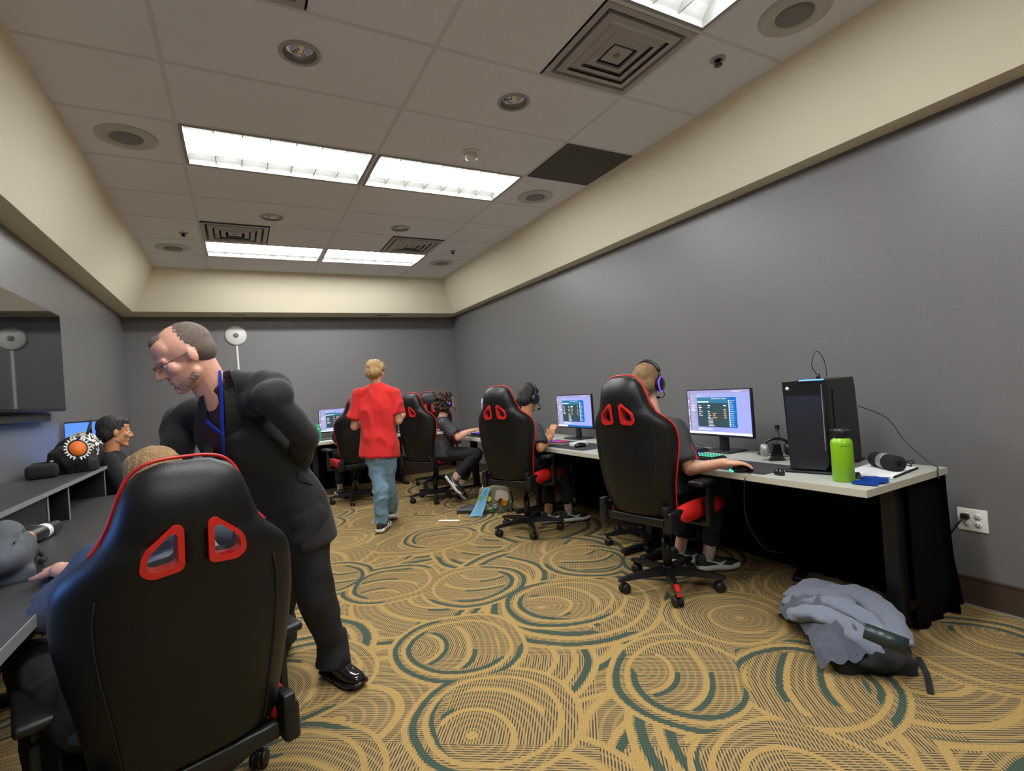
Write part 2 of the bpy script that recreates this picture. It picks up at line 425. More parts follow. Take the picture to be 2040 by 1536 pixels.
for i in range(len(xs)-1):
    for j in range(len(ys)-1):
        cx, cy = (xs[i]+xs[i+1])/2, (ys[j]+ys[j+1])/2
        if not in_hole(cx, cy): cm.box(xs[i], xs[i+1], ys[j], ys[j+1], ZC, ZC+.015)
struct(cm.build('ceiling', M_ceil))
struct(MB().box(WL-.1, WR+.1, WF-.1, WB+.1, ZC+.3, ZC+.36).build('ceiling_deck', M_ceil))
gm = MB()
for y in ys[:-1]: gm.box(XL-.02, XR+.02, y-.011, y+.011, ZC-.0012, ZC+.002)
for x in (GX-T2, GX, GX+T2): gm.box(x-.011, x+.011, WF, YB, ZC-.0013, ZC+.002)
struct(gm.build('trim_5', M_grid))
MB().box(GX+T2+.015, XR-.004, YF-T+.012, YF-.004, ZC-.006, ZC-.0005).build('ceiling_tile', M_darktile, label='single dark grey square ceiling tile beside the cove on the right', category='ceiling tile')
for k, (a, b_) in enumerate(((475, 622), (768, 625))):
    p = atZ(a, b_, ZS)
    t = thing('cove_slot', 'small dark slot in the underside of the back cove, '+('left one' if k == 0 else 'right one'), 'vent', (p.x, 7.8, ZS-.003))
    MB().box(-.09, .09, -.035, .035, 0, .003).build('slot_frame', M_edge, t); MB().box(-.08, .08, -.02, .02, -.001, 0).build('opening', M_blackp, t)

# ------------------------------------------------------------------ ceiling fixtures
M_tube = emi('fluorescent_diffuser', (.97, .985, 1.0), LAMP)
M_pan = mat('white_reflector_enamel', srgb(150, 150, 146), .3, bump=.02)
def troffer():
    t = thing('ceiling_light', '', 'ceiling light')
    W, D = T2/2-.012, T/2-.012
    MB().box(-W, W, -D, -D+.02, -.004, .1).box(-W, W, D-.02, D, -.004, .1).box(-W, -W+.02, -D+.02, D-.02, -.004, .1).box(W-.02, W, -D+.02, D-.02, -.004, .1).box(-W, W, -D, D, .1, .112).build('housing', M_pan, t)
    MB().box(-W+.03, W-.03, -.115, .115, .012, .05).build('diffuser', M_tube, t)
    for s in (-1, 1):
        mb = MB(); n = 6
        pr = [(.125+.15*k/n, .05+.05*sin(pi*k/n)-.02*k/n) for k in range(n+1)]
        for k in range(n):
            (a, za), (b2, zb) = pr[k], pr[k+1]
            mb.quad((-W+.02, s*a, za), (W-.02, s*a, za), (W-.02, s*b2, zb), (-W+.02, s*b2, zb), smooth=True)
        for k in range(1, 7):
            x = -W+.02+(2*W-.04)*k/7
            mb.box(x-.003, x+.003, min(s*.12, s*.275), max(s*.12, s*.275), .02, .06)
        mb.build('louver', M_pan, t)
    return t
lt = troffer()
flabs = ['long lit fluorescent ceiling light, nearest row, left of the pair', 'long lit fluorescent ceiling light, nearest row, right of the pair beside dark tile',
         'lit fluorescent ceiling light in the far row, left, behind the left far vent', 'lit fluorescent ceiling light in the far row, right, behind the right far vent',
         'fluorescent ceiling light overhead before the first visible pair, left one', 'fluorescent ceiling light at top edge beside the big vent',
         'fluorescent ceiling light behind the viewer, left one', 'fluorescent ceiling light behind the viewer, right one']
for k, (x, y) in enumerate(FIX):
    o = lt if k == 0 else dup(lt, (0, 0, 0), 0, '')
    o.location = (x+T2/2, y+T/2, ZC); o['label'] = flabs[k]; o['group'] = 'fluorescent ceiling lights'
def diffuser():
    t = thing('air_vent', '', 'vent')
    h = T/2-.012
    def ring(mb, a, za, b2, zb):
        for (x0, y0, x1, y1, X0, Y0, X1, Y1) in ((-a, -a, a, -a, -b2, -b2, b2, -b2), (a, -a, a, a, b2, -b2, b2, b2), (a, a, -a, a, b2, b2, -b2, b2), (-a, a, -a, -a, -b2, b2, -b2, -b2)):
            mb.quad((x0, y0, za), (x1, y1, za), (X1, Y1, zb), (X0, Y0, zb))
            mb.quad((x0, y0, za+.003), (x1, y1, za+.003), (X1, Y1, zb+.003), (X0, Y0, zb+.003))
    fr = MB(); ring(fr, h, -.003, h-.035, -.004); ring(fr, h-.035, -.004, h-.05, .05); fr.build('frame', M_vent, t)
    for a in (.235, .180, .125):
        c = MB(); ring(c, a, -.003, a-.042, -.014); ring(c, a, -.003, a, .012); ring(c, a-.042, -.014, a-.042, -.002); c.build('cone', M_vent, t)
    MB().box(-.062, .062, -.062, .062, -.006, .0).build('center_plate', M_vent, t)
    MB().lathe([(.018, -.006), (.018, -.008), (.001, -.009)]).build('screw_cap', M_edge, t)
    MB().box(-h, h, -h, h, .06, .065).build('duct_backing', M_blackp, t)
    return t
dv = diffuser()
dl = ['big square air vent at the top, near the right cove', 'square air vent mostly above the picture, its corner at the top edge', 'far square air vent above the left far light', 'far square air vent above the right far light']
for k, (x, y) in enumerate(DIF):
    o = dv if k == 0 else dup(dv, (0, 0, 0), 0, '')
    o.location = (x+T/2, y+T/2, ZC); o['label'] = dl[k]; o['group'] = 'square ceiling vents'
def can():
    t = thing('recessed_downlight', '', 'ceiling light')
    MB().lathe([(.1, 0), (.1, -.005), (.082, -.007), (.078, .0)]).build('trim_ring', M_vent, t)
    mb = MB(); n = 32; 
    R = [(.08, -.004), (.077, .002), (.07, .02), (.06, .05), (.045, .08), (.02, .09)]
    mb.lathe([(a, b_) for a, b_ in R], n=32); mb.build('reflector', M_chrome, t)
    MB().lathe([(.001, -.0), (.02, .0), (.028, .02), (.02, .05)]).build('bulb', M_blackg, t)
    return t
cn = can(); cn_l = ['unlit chrome recessed downlight, nearest, upper left', 'unlit chrome recessed downlight left of the big vent', 'small far recessed downlight above the left far vent', 'small far recessed downlight above the right far vent']
for k, (x, y) in enumerate(((.374, 2.68), (1.593, 2.68), (.374, 5.18), (1.593, 5.18))):
    o = cn if k == 0 else dup(cn, (0, 0, 0), 0, ''); o.location = (x, y, ZC); o['label'] = cn_l[k]; o['group'] = 'recessed downlights'
def spk():
    t = thing('ceiling_speaker', '', 'speaker')
    MB().lathe([(.165, 0), (.163, -.006), (.12, -.012), (.088, -.008), (.085, 0)]).build('bezel', M_white if False else mat('speaker_bezel', srgb(190, 188, 184), .5, bump=.03), t)
    MB().lathe([(.087, -.002), (.087, -.009), (.05, -.013), (.001, -.014)]).build('grille', M_spk, t); return t
sk = spk(); sl = ['round ceiling speaker left of the near light pair', 'small far round ceiling speaker near the left cove', 'round ceiling speaker below the dark tile', 'small far round ceiling speaker near the right cove', 'round ceiling speaker at the top right beside the cove']
for k, (x, y) in enumerate(((-.52, 3.9), (-.52, 6.42), (2.525, 3.98), (2.52, 6.44), (2.535, 1.49))):
    o = sk if k == 0 else dup(sk, (0, 0, 0), 0, ''); o.location = (x, y, ZC); o['label'] = sl[k]; o['group'] = 'round ceiling speakers'
def sprk():
    t = thing('fire_sprinkler', '', 'sprinkler')
    MB().lathe([(.042, 0), (.04, -.006), (.025, -.01), (.02, 0)]).build('escutcheon', M_vent, t)
    MB().lathe([(.012, 0), (.012, -.03), (.022, -.032), (.022, -.036), (.002, -.037)]).build('deflector', mat('dark_brass', (.08, .07, .06), .35, .8, bump=.02), t); return t
sp = sprk(); sl = ['small sprinkler head right of the big vent', 'small far sprinkler head left of the left far vent', 'small far sprinkler head right of the right far vent']
for k, (x, y) in enumerate(((2.467, 1.891), (-.381, 5.861), (2.449, 5.856))):
    o = sp if k == 0 else dup(sp, (0, 0, 0), 0, ''); o.location = (x, y, ZC); o['label'] = sl[k]; o['group'] = 'fire sprinklers'
t = thing('smoke_detector', 'white smoke detector on the ceiling above the right near light', 'smoke detector', (1.61, 3.37, ZC))
MB().lathe([(.068, 0), (.068, -.012), (.05, -.016)]).build('base', M_white, t)
mb = MB(); mb.lathe([(.045, -.016), (.045, -.045), (.03, -.052), (.001, -.053)])
for k in range(12): a = 2*pi*k/12; mb.box(-.004, .004, .042, .048, -.042, -.022, Matrix.Rotation(a, 4, 'Z'))
mb.build('sensor_cage', M_white, t)

# round device on the back wall with a white raceway below
t = thing('wall_sensor', 'round white wall device with dark centre high on the back wall', 'wall device', (.015, WB, 2.28))
MB().lathe([(.135, 0), (.135, -.02), (.12, -.034), (.001, -.04)], axis='Y').build('disc', M_white, t)
MB().lathe([(.035, -.039), (.034, -.044), (.001, -.045)], axis='Y').build('center', M_edge, t)
MB().box(-.012, .03-.018, -.012, 0, .35, 2.14).build('cable_raceway', M_white, loc=(.02, WB, 0), label='thin white cable raceway running down the back wall', category='cable cover')

# outlets
def outlet(name, loc, rotz, gangs, label):
    t = thing(name, label, 'outlet', loc, rotz)
    wd = .035+.0225*(gangs-1) if gangs > 1 else .035
    MB().box(-.061 if gangs > 1 else -.035, .061 if gangs > 1 else .035, -.006, 0, -.057, .057, bev=.002).build('cover_plate', M_white, t)
    for g in ((-.023, .023) if gangs > 1 else (0,)):
        for dz in (-.02, .02):
            s = MB(); s.lathe([(.0165, -.006), (.016, -.0085), (.001, -.0088)], (g, 0, dz), axis='Y'); s.use(M_white)
            s.use(M_blackp)
            for dx in (-.006, .006): s.box(g+dx-.0012, g+dx+.0012, -.0095, -.008, dz-.001, dz+.007)
            s.lathe([(.0025, -.0095), (.0025, -.0085)], (g, 0, dz-.008), axis='Y', n=10)
            s.build('socket', M_white, t)
    return t
outlet('wall_outlet', (WR, 1.2, .442), -pi/2*1, 2, 'white double outlet plate low on the right wall beyond the desk end')
outlet('wall_outlet', (.979, WB, .455), 0, 1, 'small outlet plate under the far desk on the back wall')
mb = MB(); c0 = Vector((WR-.012, 1.225, .46))
mb.box(WR-.035, WR-.008, 1.208, 1.24, .447, .475, bev=.004)
mb.tube(catmull([(WR-.03, 1.225, .452), (WR-.05, 1.24, .43), (WR-.05, 1.28, .36), (WR-.04, 1.33, .25), (WR-.06, 1.36, .1), (WR-.1, 1.4, .01)]), .0045)
mb.build('power_plug', M_cable, label='black plug and cord in the white wall outlet', category='power cord')
p = atX(1549, 850, WR)
mb = MB(); mb.box(WR-.012, WR, p.y-.014, p.y+.014, p.z-.014, p.z+.014, bev=.003); mb.tube(catmull([(WR-.01, p.y, p.z-.01), (WR-.02, p.y-.02, p.z-.06), (WR-.03, p.y-.01, p.z-.1), (WR-.05, p.y, .76)]), .003)
mb.build('wall_jack', M_blackp, label='small black wall jack with a thin cord behind the monitor', category='wall jack')

# ------------------------------------------------------------------ TV on the left wall
t = thing('wall_television', 'large black flat television on the left wall', 'television', (WL, 4.31, 1.71), 0)
MB().box(.055, .095, -.635, .635, -.36, .36, bev=.006).build('bezel', M_blackp, t)
MB().box(.0952, .0962, -.625, .625, -.342, .352).build('screen', mat('tv_glass', (.006, .006, .007), .03, bump=0), t)
MB().box(0, .055, -.25, .25, -.2, .2).build('wall_mount', M_blackp, t)
t = thing('sound_bar', 'black sound bar on the wall below the television', 'sound bar', (WL, 4.25, 1.31))
MB().box(.0, .06, -.48, .48, -.03, .03, bev=.01).build('body', M_blackp, t); MB().box(.06, .063, -.46, .46, -.022, .022).build('grille', M_spk if False else M_blackf, t)
# ------------------------------------------------------------------ gaming chair (faces +Y, origin on the floor under the hub)
BH = .80
def bw(t):   # half width of the backrest at height t (0..BH)
    K = [(0, .205), (.05, .222), (.12, .232), (.2, .245), (.3, .265), (.38, .278), (.45, .28), (.51, .27), (.55, .245), (.585, .205), (.62, .178), (.66, .16), (.70, .148), (.74, .134), (.77, .118), (.79, .092), (.8, .06)]
    for (a, x), (b, y) in zip(K, K[1:]):
        if a <= t <= b: s = (t-a)/(b-a); return x+(y-x)*s
    return K[-1][1]
def bdepth(t): return .05 if t < .7 else .05*max(.25, sqrt(max(0, 1-((t-.7)/.104)**2)))
TILT = radians(9)
def bpos(x, y, t):
    """backrest local: y forward from spine plane -> chair coordinates"""
    wing = .075*(abs(x)/.28)**2.6 if t < .62 else .03*(abs(x)/.16)**2.4
    yy = y+wing - (.03*sin(pi*min(1, t/.45)) if t < .45 else 0)*.6 + (.035*((t-.6)/.2)**2 if t > .6 else 0)
    return Vector((x, -.235+yy*cos(TILT)-t*sin(TILT), .50+t*cos(TILT)+yy*sin(TILT)))
HOLE = [(.028, .55), (.028, .655), (.046, .664), (.112, .604), (.118, .56), (.096, .542)]
def chair(label, full=True):
    t = thing('gaming_chair', label, 'chair')
    # base
    hub = MB(); hub.cyl((0, 0, .075), .042, (0, 0, .12), .036); hub.cyl((0, 0, .12), .036, (0, 0, .13), .03); hub.build('hub', M_blackp, t)
    MB().cyl((0, 0, .12), .028, (0, 0, .3), .026).cyl((0, 0, .3), .015, (0, 0, .42), .015).build('gas_lift', M_blackp, t)
    for k in range(5):
        R = Matrix.Rotation(2*pi*k/5+pi/2+.15, 4, 'Z')
        leg = MB(); prof = [(.035, .026, .075, .125), (.12, .021, .08, .12), (.24, .017, .078, .108), (.315, .015, .074, .094), (.325, .012, .074, .088)]
        leg.loops([[R @ Vector(p) for p in ((r, -h, z0), (r, h, z0), (r, h*.8, z1), (r, -h*.8, z1))] for r, h, z0, z1 in prof], smooth=False)
        lo = leg.build('base_leg', M_blackp, t)
        cs = MB(); e = R @ Vector((.30, 0, 0)); a = 1.3*k+.4
        Rc = Matrix.Translation(e) @ Matrix.Rotation(a, 4, 'Z')
        cs.cyl(e+Vector((0, 0, .05)), .008, e+Vector((0, 0, .08)), .008)
        for s in (-1, 1):
            cs.lathe([(.012, s*.007), (.024, s*.008), (.03, s*.011), (.03, s*.022), (.026, s*.027), (.008, s*.028)], (0, -.014, .03), axis='X', n=18, M=Rc)
        hood = [[Rc @ Vector((x, -.014-.033*cos(b_), .03+.033*sin(b_))) for x in (-.008, .008)]+[Rc @ Vector((x, -.014-.03*cos(b_), .03+.03*sin(b_))) for x in (.008, -.008)] for b_ in [pi*q/8 for q in range(9)]]
        cs.loops(hood, smooth=False)
        cs.build('caster', M_blackp, lo)
    # mechanism + seat
    MB().box(-.1, .1, -.14, .14, .405, .44, bev=.008).box(-.21, .21, -.235, -.195, .455, .475).build('tilt_mechanism', M_blackp, t)
    MB().cyl((.1, .03, .42), .006, (.24, .05, .418), .006).cyl((.22, .047, .418), .011, (.29, .058, .414), .011).build('tilt_lever', M_blackp, t)
    st = MB(); st.box(-.19, .19, -.24, .265, .44, .535, bev=.03); seat = st.build('seat', M_leather, t)
    for s in (-1, 1):
        rings = []
        for k in range(9):
            u = k/8; y = -.235+.5*u; hh = .046+.010*sin(pi*u); ww = .04
            c = Vector((s*.226, y, .50+.008*sin(pi*u))); f = .55 if k in (0, 8) else 1
            rings.append([c+Vector((ww*f*cos(a), 0, hh*f*sin(a))) for a in [2*pi*j/14 for j in range(14)]])
        MB().loops(rings).build('seat_bolster', M_red, t)
    # backrest
    n = 44; rings = []; ts = [BH*k/40 for k in range(41)]+[.803]
    for q, tt in enumerate(ts):
        w_, d_ = bw(min(tt, BH)), bdepth(tt)
        if q == len(ts)-1: w_ *= .7; d_ *= .4
        if q == 0: w_ *= .96; d_ *= .6
        ring = []
        for j in range(n):
            a = 2*pi*j/n; ca, sa = cos(a), sin(a)
            x = w_*(abs(ca)**.55)*(1 if ca > 0 else -1); y = d_*(abs(sa)**.7)*(1 if sa > 0 else -1)
            if sa > 0 and tt < .62: y += .02*(abs(x)/w_)**3
            ring.append(bpos(x, y, tt))
        rings.append(ring)
    bk = MB().loops(rings).mesh('backrest', M_leather)
    bo = bpy.data.objects.new('b_tmp', bk); COL.objects.link(bo)
    for s in (-1, 1):
        hp = rpoly([(s*x, z) for x, z in HOLE], .018)
        cut = MB(); cut.loops([[bpos(x, y, z) for x, z in hp] for y in (-.12, .14)], smooth=False)
        co = cut.build('cut_tmp', M_leather); md = bo.modifiers.new('b', 'BOOLEAN'); md.object = co; md.operation = 'DIFFERENCE'; md.solver = 'EXACT'
    dg = bpy.context.evaluated_depsgraph_get(); dg.update()
    me = bpy.data.meshes.new_from_object(bo.evaluated_get(dg)); me.materials.clear(); me.materials.append(M_leather)
    for o in [o for o in bpy.data.objects if o.name.startswith(('cut_tmp', 'b_tmp'))]: bpy.data.objects.remove(o)
    for p in me.polygons: p.use_smooth = len(p.vertices) <= 6
    for p in me.polygons:
        p.material_index = 0
    me.name = 'backrest'; back = link('backrest', me, t)
    for s in (-1, 1):
        hp = [(s*x, z) for x, z in HOLE]; cx = sum(p[0] for p in hp)/6; cz = sum(p[1] for p in hp)/6
        outer = rpoly(hp, .018); inner = rpoly([(cx+(x-cx)*.72, cz+(z-cz)*.74) for x, z in hp], .014)
        outer = [(cx+(x-cx)*1.04, cz+(z-cz)*1.04) for x, z in outer]
        r = MB(); r.loops([[bpos(x, -.056, z) for x, z in outer], [bpos(x, -.018, z) for x, z in outer], [bpos(x, -.018, z) for x, z in inner], [bpos(x, -.056, z) for x, z in inner]], closed=True, smooth=False)
        r.build('hole_rim', M_redp, back)
    ed = [bpos(bw(z)*1.003, .024, z) for z in [.02+.03*k for k in range(26)]]+[bpos(.09, .02, .795), bpos(.05, .02, .806), bpos(0, .02, .808)]
    if not full: ed = ed[19:]
    pts = ed+[Vector((-p.x, p.y, p.z)) for p in ed[:-1][::-1]]
    MB().tube(catmull(pts, 3), .0048, 6).build('piping', M_red, back)
    # stitched seams on the rear shell
    for s in (-1, 1):
        MB().tube([bpos(s*(bw(z)*.74), -.051+.004, z) for z in [.03+.03*k for k in range(17)]], .0022, 5).build('seam', M_blackf, back)
    # lower bracket bar and recline covers
    MB().box(-.2, .2, -.285, -.255, .452, .5, bev=.008).build('rear_bar', M_blackp, t)
    for s in (-1, 1):
        c = MB(); c.box(s*.232-.024, s*.232+.024, -.30, -.15, .43, .545, bev=.014); c.box(s*.225-.018, s*.225+.018, -.305, -.255, .53, .575, Matrix.Translation((0, 0, 0)), bev=.006)
        c.build('recline_cover', M_blackp, t)
        a = MB(); a.box(s*.3-.022, s*.3+.022, -.04, .04, .43, .45); a.box(min(s*.12, s*.32), max(s*.12, s*.32), -.035, .035, .425, .44)
        a.box(s*.31-.012, s*.31+.012, -.032, .032, .43, .60, bev=.004); a.box(s*.31-.009, s*.31+.009, -.022, .022, .58, .665, bev=.003)
        pst = a.build('armrest_post', M_blackp, t)
        pd = MB(); pd.box(s*.305-.045, s*.305+.045, -.125, .135, .665, .695, bev=.012); pd.build('armrest_pad', M_blackp, t)
    return t
CH = chair('red-trimmed black gaming chair in the left foreground, seen from behind', False)
CHF = chair('black gaming chair with red piping at the nearest white desk on the right')
def set_lift(root, dz):
    for o in ALLOBJ(root):
        if o.name.split('.')[0] not in ('hub', 'base_leg', 'gas_lift'): o.location.z += dz
GC = 'black gaming chairs with red piping'
CH['group'] = GC; CHF['group'] = GC
def hr(b): return -radians(b)
chairs = {}
chairs['p1'] = CHF; CHF.location = (2.245, 2.335, 0); CHF.rotation_euler = (0, 0, hr(80))
chairs['p2'] = dup(CHF, (2.20, 3.98, 0), hr(64), 'black gaming chair with red piping at the second white desk', GC)
chairs['p3'] = dup(CHF, (2.02, 5.9, 0), hr(62), 'black gaming chair turned sideways behind the curly-haired player', GC)
chairs['p4'] = dup(CHF, (1.22, 6.62, 0), hr(-8), 'black gaming chair partly hidden left of the red-shirted person', GC)
chairs['p5'] = dup(CHF, (2.38, 6.85, 0), hr(25), 'empty gaming chair in the far corner behind the turned chair', GC)
CH.location = (-.228, 1.88, 0); CH.rotation_euler = (0, 0, radians(17))
set_lift(CH, -.14)
def leg_accent(root, px):
    best = None
    inv = Matrix.Rotation(-root.rotation_euler.z, 4, 'Z') @ Matrix.Translation(-root.location)
    v = inv @ Vector(px); a0 = math.atan2(v.y, v.x)
    k = min(range(5), key=lambda q: abs(math.remainder(2*pi*q/5+pi/2+.15-a0, 2*pi)))
    R = Matrix.Rotation(2*pi*k/5+pi/2+.15, 4, 'Z'); legs = [o for o in ALLOBJ(root) if o.name.startswith('base_leg')]
    lo = min(legs, key=lambda o: (sum((v.co for v in o.data.vertices), Vector())/len(o.data.vertices)-(R @ Vector((.2, 0, .1)))).length)
    acc = MB(); acc.loops([[R @ Vector(p) for p in ((r, -h, z), (r, h, z), (r, h, z+.003), (r, -h, z+.003))] for r, h, z in ((.245, .0125, .1065), (.312, .0125, .0935))], smooth=False)
    acc.box(.3245, .3275, -.012, .012, .07, .09, R); acc.build('accent_strip', M_redp, lo, label='red plastic inset')
for o in ALLOBJ(CH):
    if o.name.startswith('seat_bolster') and sum(v.co.x for v in o.data.vertices) < 0:
        o.data = o.data.copy(); o.data.materials[0] = M_leather
leg_accent(CH, (.9, .7, 0)); leg_accent(chairs['p1'], (1.4, 1.4, 0))
em = MB(); em.lathe([(.024, 0), (.0235, .003), (.001, .0035)], (0, 0, 0), axis='X', n=22); em.use(M_blackp)
eo = em.build('recline_knob', M_blackp, CH); eo.location = (.262, -.235, .455-.14)
gl_ = MB()
for (y0, z0, y1, z1) in ((-.012, -.01, .004, .014), (-.004, -.014, .010, .012), (-.014, .004, .012, -.002), (.0, .012, .014, .002)): gl_.tube([(.004, y0, z0), (.0045, y1, z1)], .0014, 5)
go = gl_.build('emblem', M_white, eo, label='small white scribbled emblem')
# chair emblem on the near armrest cover
# ------------------------------------------------------------------ desks
def desk(name, w, d, label, loc, rotz, skirt=True, spread=0, group='white-topped desks'):
    t = thing(name, label, 'desk', loc, rotz, group)      # front edge at y=0, runs x 0..w, depth +y
    tp = MB(); tp.use(M_lam).box(0, w, 0, d, .722, .74); tp.build('tabletop', M_lam, t)
    eb = MB(); eb.box(-.003, w+.003, -.004, 0, .708, .7395).box(-.003, 0, 0, d, .708, .7395).box(w, w+.003, 0, d, .708, .7395).build('edge_band', M_lamedge, t)
    MB().box(.002, w-.002, .002, d-.002, .708, .7218).build('underside', M_blackp, t)
    for x in (.09, w-.09):
        l = MB(); l.box(x-.03, x+.03, d*.5-.02, d*.5+.06, .03, .7).box(x-.025, x+.025, .08, d-.03, 0.012, .045, bev=.006).box(x-.02, x+.02, .05, d-.05, .69, .708)
        l.build('leg', M_blackp, t)
    if skirt:
        s = MB(); n = 60; rows = []
        for k in range(6):
            z = .708-(.704)*k/5; off = (k/5)**1.5
            rows.append([(w*j/n, d-.02+off*(.05+spread*max(0, 1-2.2*j/n))+.008*off*sin(j*1.7), z) for j in range(n+1)])
        V = [[s.bm.verts.new(p) for p in r] for r in rows]
        for a, b_ in zip(V, V[1:]):
            for j in range(n): f = s.bm.faces.new((a[j], a[j+1], b_[j+1], b_[j])); f.smooth = True
        bmesh.ops.solidify(s.bm, geom=s.bm.faces[:], thickness=.003)
        s.build('privacy_skirt', M_skirt, t)
    return t
DX = 2.318
# local x runs along world +Y, depth towards +X  -> rotate so that local x=+Y, local y=+X is a mirror; use rot -90 with start at far end
def rdesk(y0, y1, label, **k):  # rotz=-90: local x -> -Y, local y -> +X ; origin at (DX, y1)
    return desk('desk', y1-y0, .72, label, (DX, y1, 0), -pi/2, **k)
desk_a = rdesk(1.21, 2.83, 'nearest white-topped desk on the right, its corner holding the lime bottle')
desk_b = rdesk(2.85, 4.47, 'middle white-topped desk on the right wall under the second monitor')
desk_c = rdesk(4.49, 6.3, 'farthest white-topped desk on the right wall, open beneath', skirt=False)
# far row along the back wall
desk_d = desk('desk', 1.36, .7, 'white-topped desk at the back with the mint bottle', (.78, 7.12, 0), 0)
# cloth hanging at the near end of desk A, fanned out towards the wall
mb = MB(); n = 12; rows = []
for k in range(9):
    z = .706-.702*k/8; q = k/8
    a = Vector((DX+.40, 1.24, z)); b_ = Vector((3.02+.20*q, 1.25+.01*q, z))
    rows.append([a.lerp(b_, j/n)+Vector((0, .012*sin(j*1.9)*q, 0)) for j in range(n+1)])
V = [[mb.bm.verts.new(p) for p in r] for r in rows]
for a, b_ in zip(V, V[1:]):
    for j in range(n): f = mb.bm.faces.new((a[j], a[j+1], b_[j+1], b_[j])); f.smooth = True
bmesh.ops.solidify(mb.bm, geom=mb.bm.faces[:], thickness=.003)
mb.build('privacy_cloth', M_skirt, label='black cloth hanging from the near end of the right desk to the baseboard', category='cloth')

# ------------------------------------------------------------------ left counter
t = thing('side_desk', 'dark laminate desk along the left wall', 'desk', (WL, 0, 0))
MB().box(.012, .69, .9, 4.46, .705, .74).build('desktop', M_dgrey, t)
MB().box(.69, .694, .9, 4.46, .705, .739).build('edge_band', M_edge, t)
for y in (1.72, 3.2, 4.35): MB().box(.1, .6, y-.02, y+.02, .0, .05).box(.3, .36, y-.025, y+.025, .05, .705).build('leg', M_blackp, t)
MB().box(.32, .36, 1.76, 4.3, .28, .32).build('cross_rail', M_blackp, t)
t = thing('counter_hutch', 'raised dark ledge with open cubbies on the left desk', 'shelf', (WL, 0, .74))
MB().box(.012, .40, 2.3, 4.48, .185, .205).build('top_board', M_dgrey, t)
MB().box(.37, .385, 2.3, 3.27, .0, .185).build('front_panel', M_blackp, t)
for y in (2.32, 3.28, 3.62, 4.46): 
    d = MB(); d.box(.03, .386, y-.009, y+.009, 0, .185).build('divider', M_blackp, t)
    MB().box(.386, .388, y-.0095, y+.0095, 0, .185).build('edge_strip', M_edge, d if False else t)
MB().box(.40, .402, 2.3, 4.48, .184, .206).build('ledge_edge', M_edge, t)

# low swivel stool pushed under the middle desk
t = thing('swivel_stool', 'black swivel stool base pushed under the desk behind the nearest player chair', 'stool', (2.74, 3.1, 0), .3)
MB().cyl((0, 0, .07), .04, (0, 0, .12), .035).cyl((0, 0, .12), .026, (0, 0, .42), .02).build('column', M_blackp, t)
for k in range(5):
    R = Matrix.Rotation(2*pi*k/5+2.5, 4, 'Z')
    lg = MB(); lg.loops([[R @ Vector(p) for p in ((r, -h, z0), (r, h, z0), (r, h*.7, z1), (r, -h*.7, z1))] for r, h, z0, z1 in ((.03, .024, .075, .115), (.3, .018, .07, .09), (.31, .014, .072, .088))], smooth=False)
    lo = lg.build('base_leg', M_blackp, t)
    cs = MB()
    for s in (-1, 1): cs.lathe([(.008, s*.006), (.028, s*.01), (.028, s*.022), (.008, s*.026)], (0, -.01, .028), axis='X', n=16, M=Matrix.Translation(R @ Vector((.29, 0, 0))) @ Matrix.Rotation(k, 4, 'Z'))
    cs.cyl((R @ Vector((.29, 0, .045))), .008, (R @ Vector((.29, 0, .08))), .008)
    cs.build('caster', M_blackp, lo)
MB().lathe([(.001, .42), (.15, .42), (.17, .44), (.17, .47), (.15, .49), (.001, .495)]).build('seat', M_leather, t)

dup(t, (-.70, 4.82, 0), 1.0, 'black stool under the person beyond the left ledge')
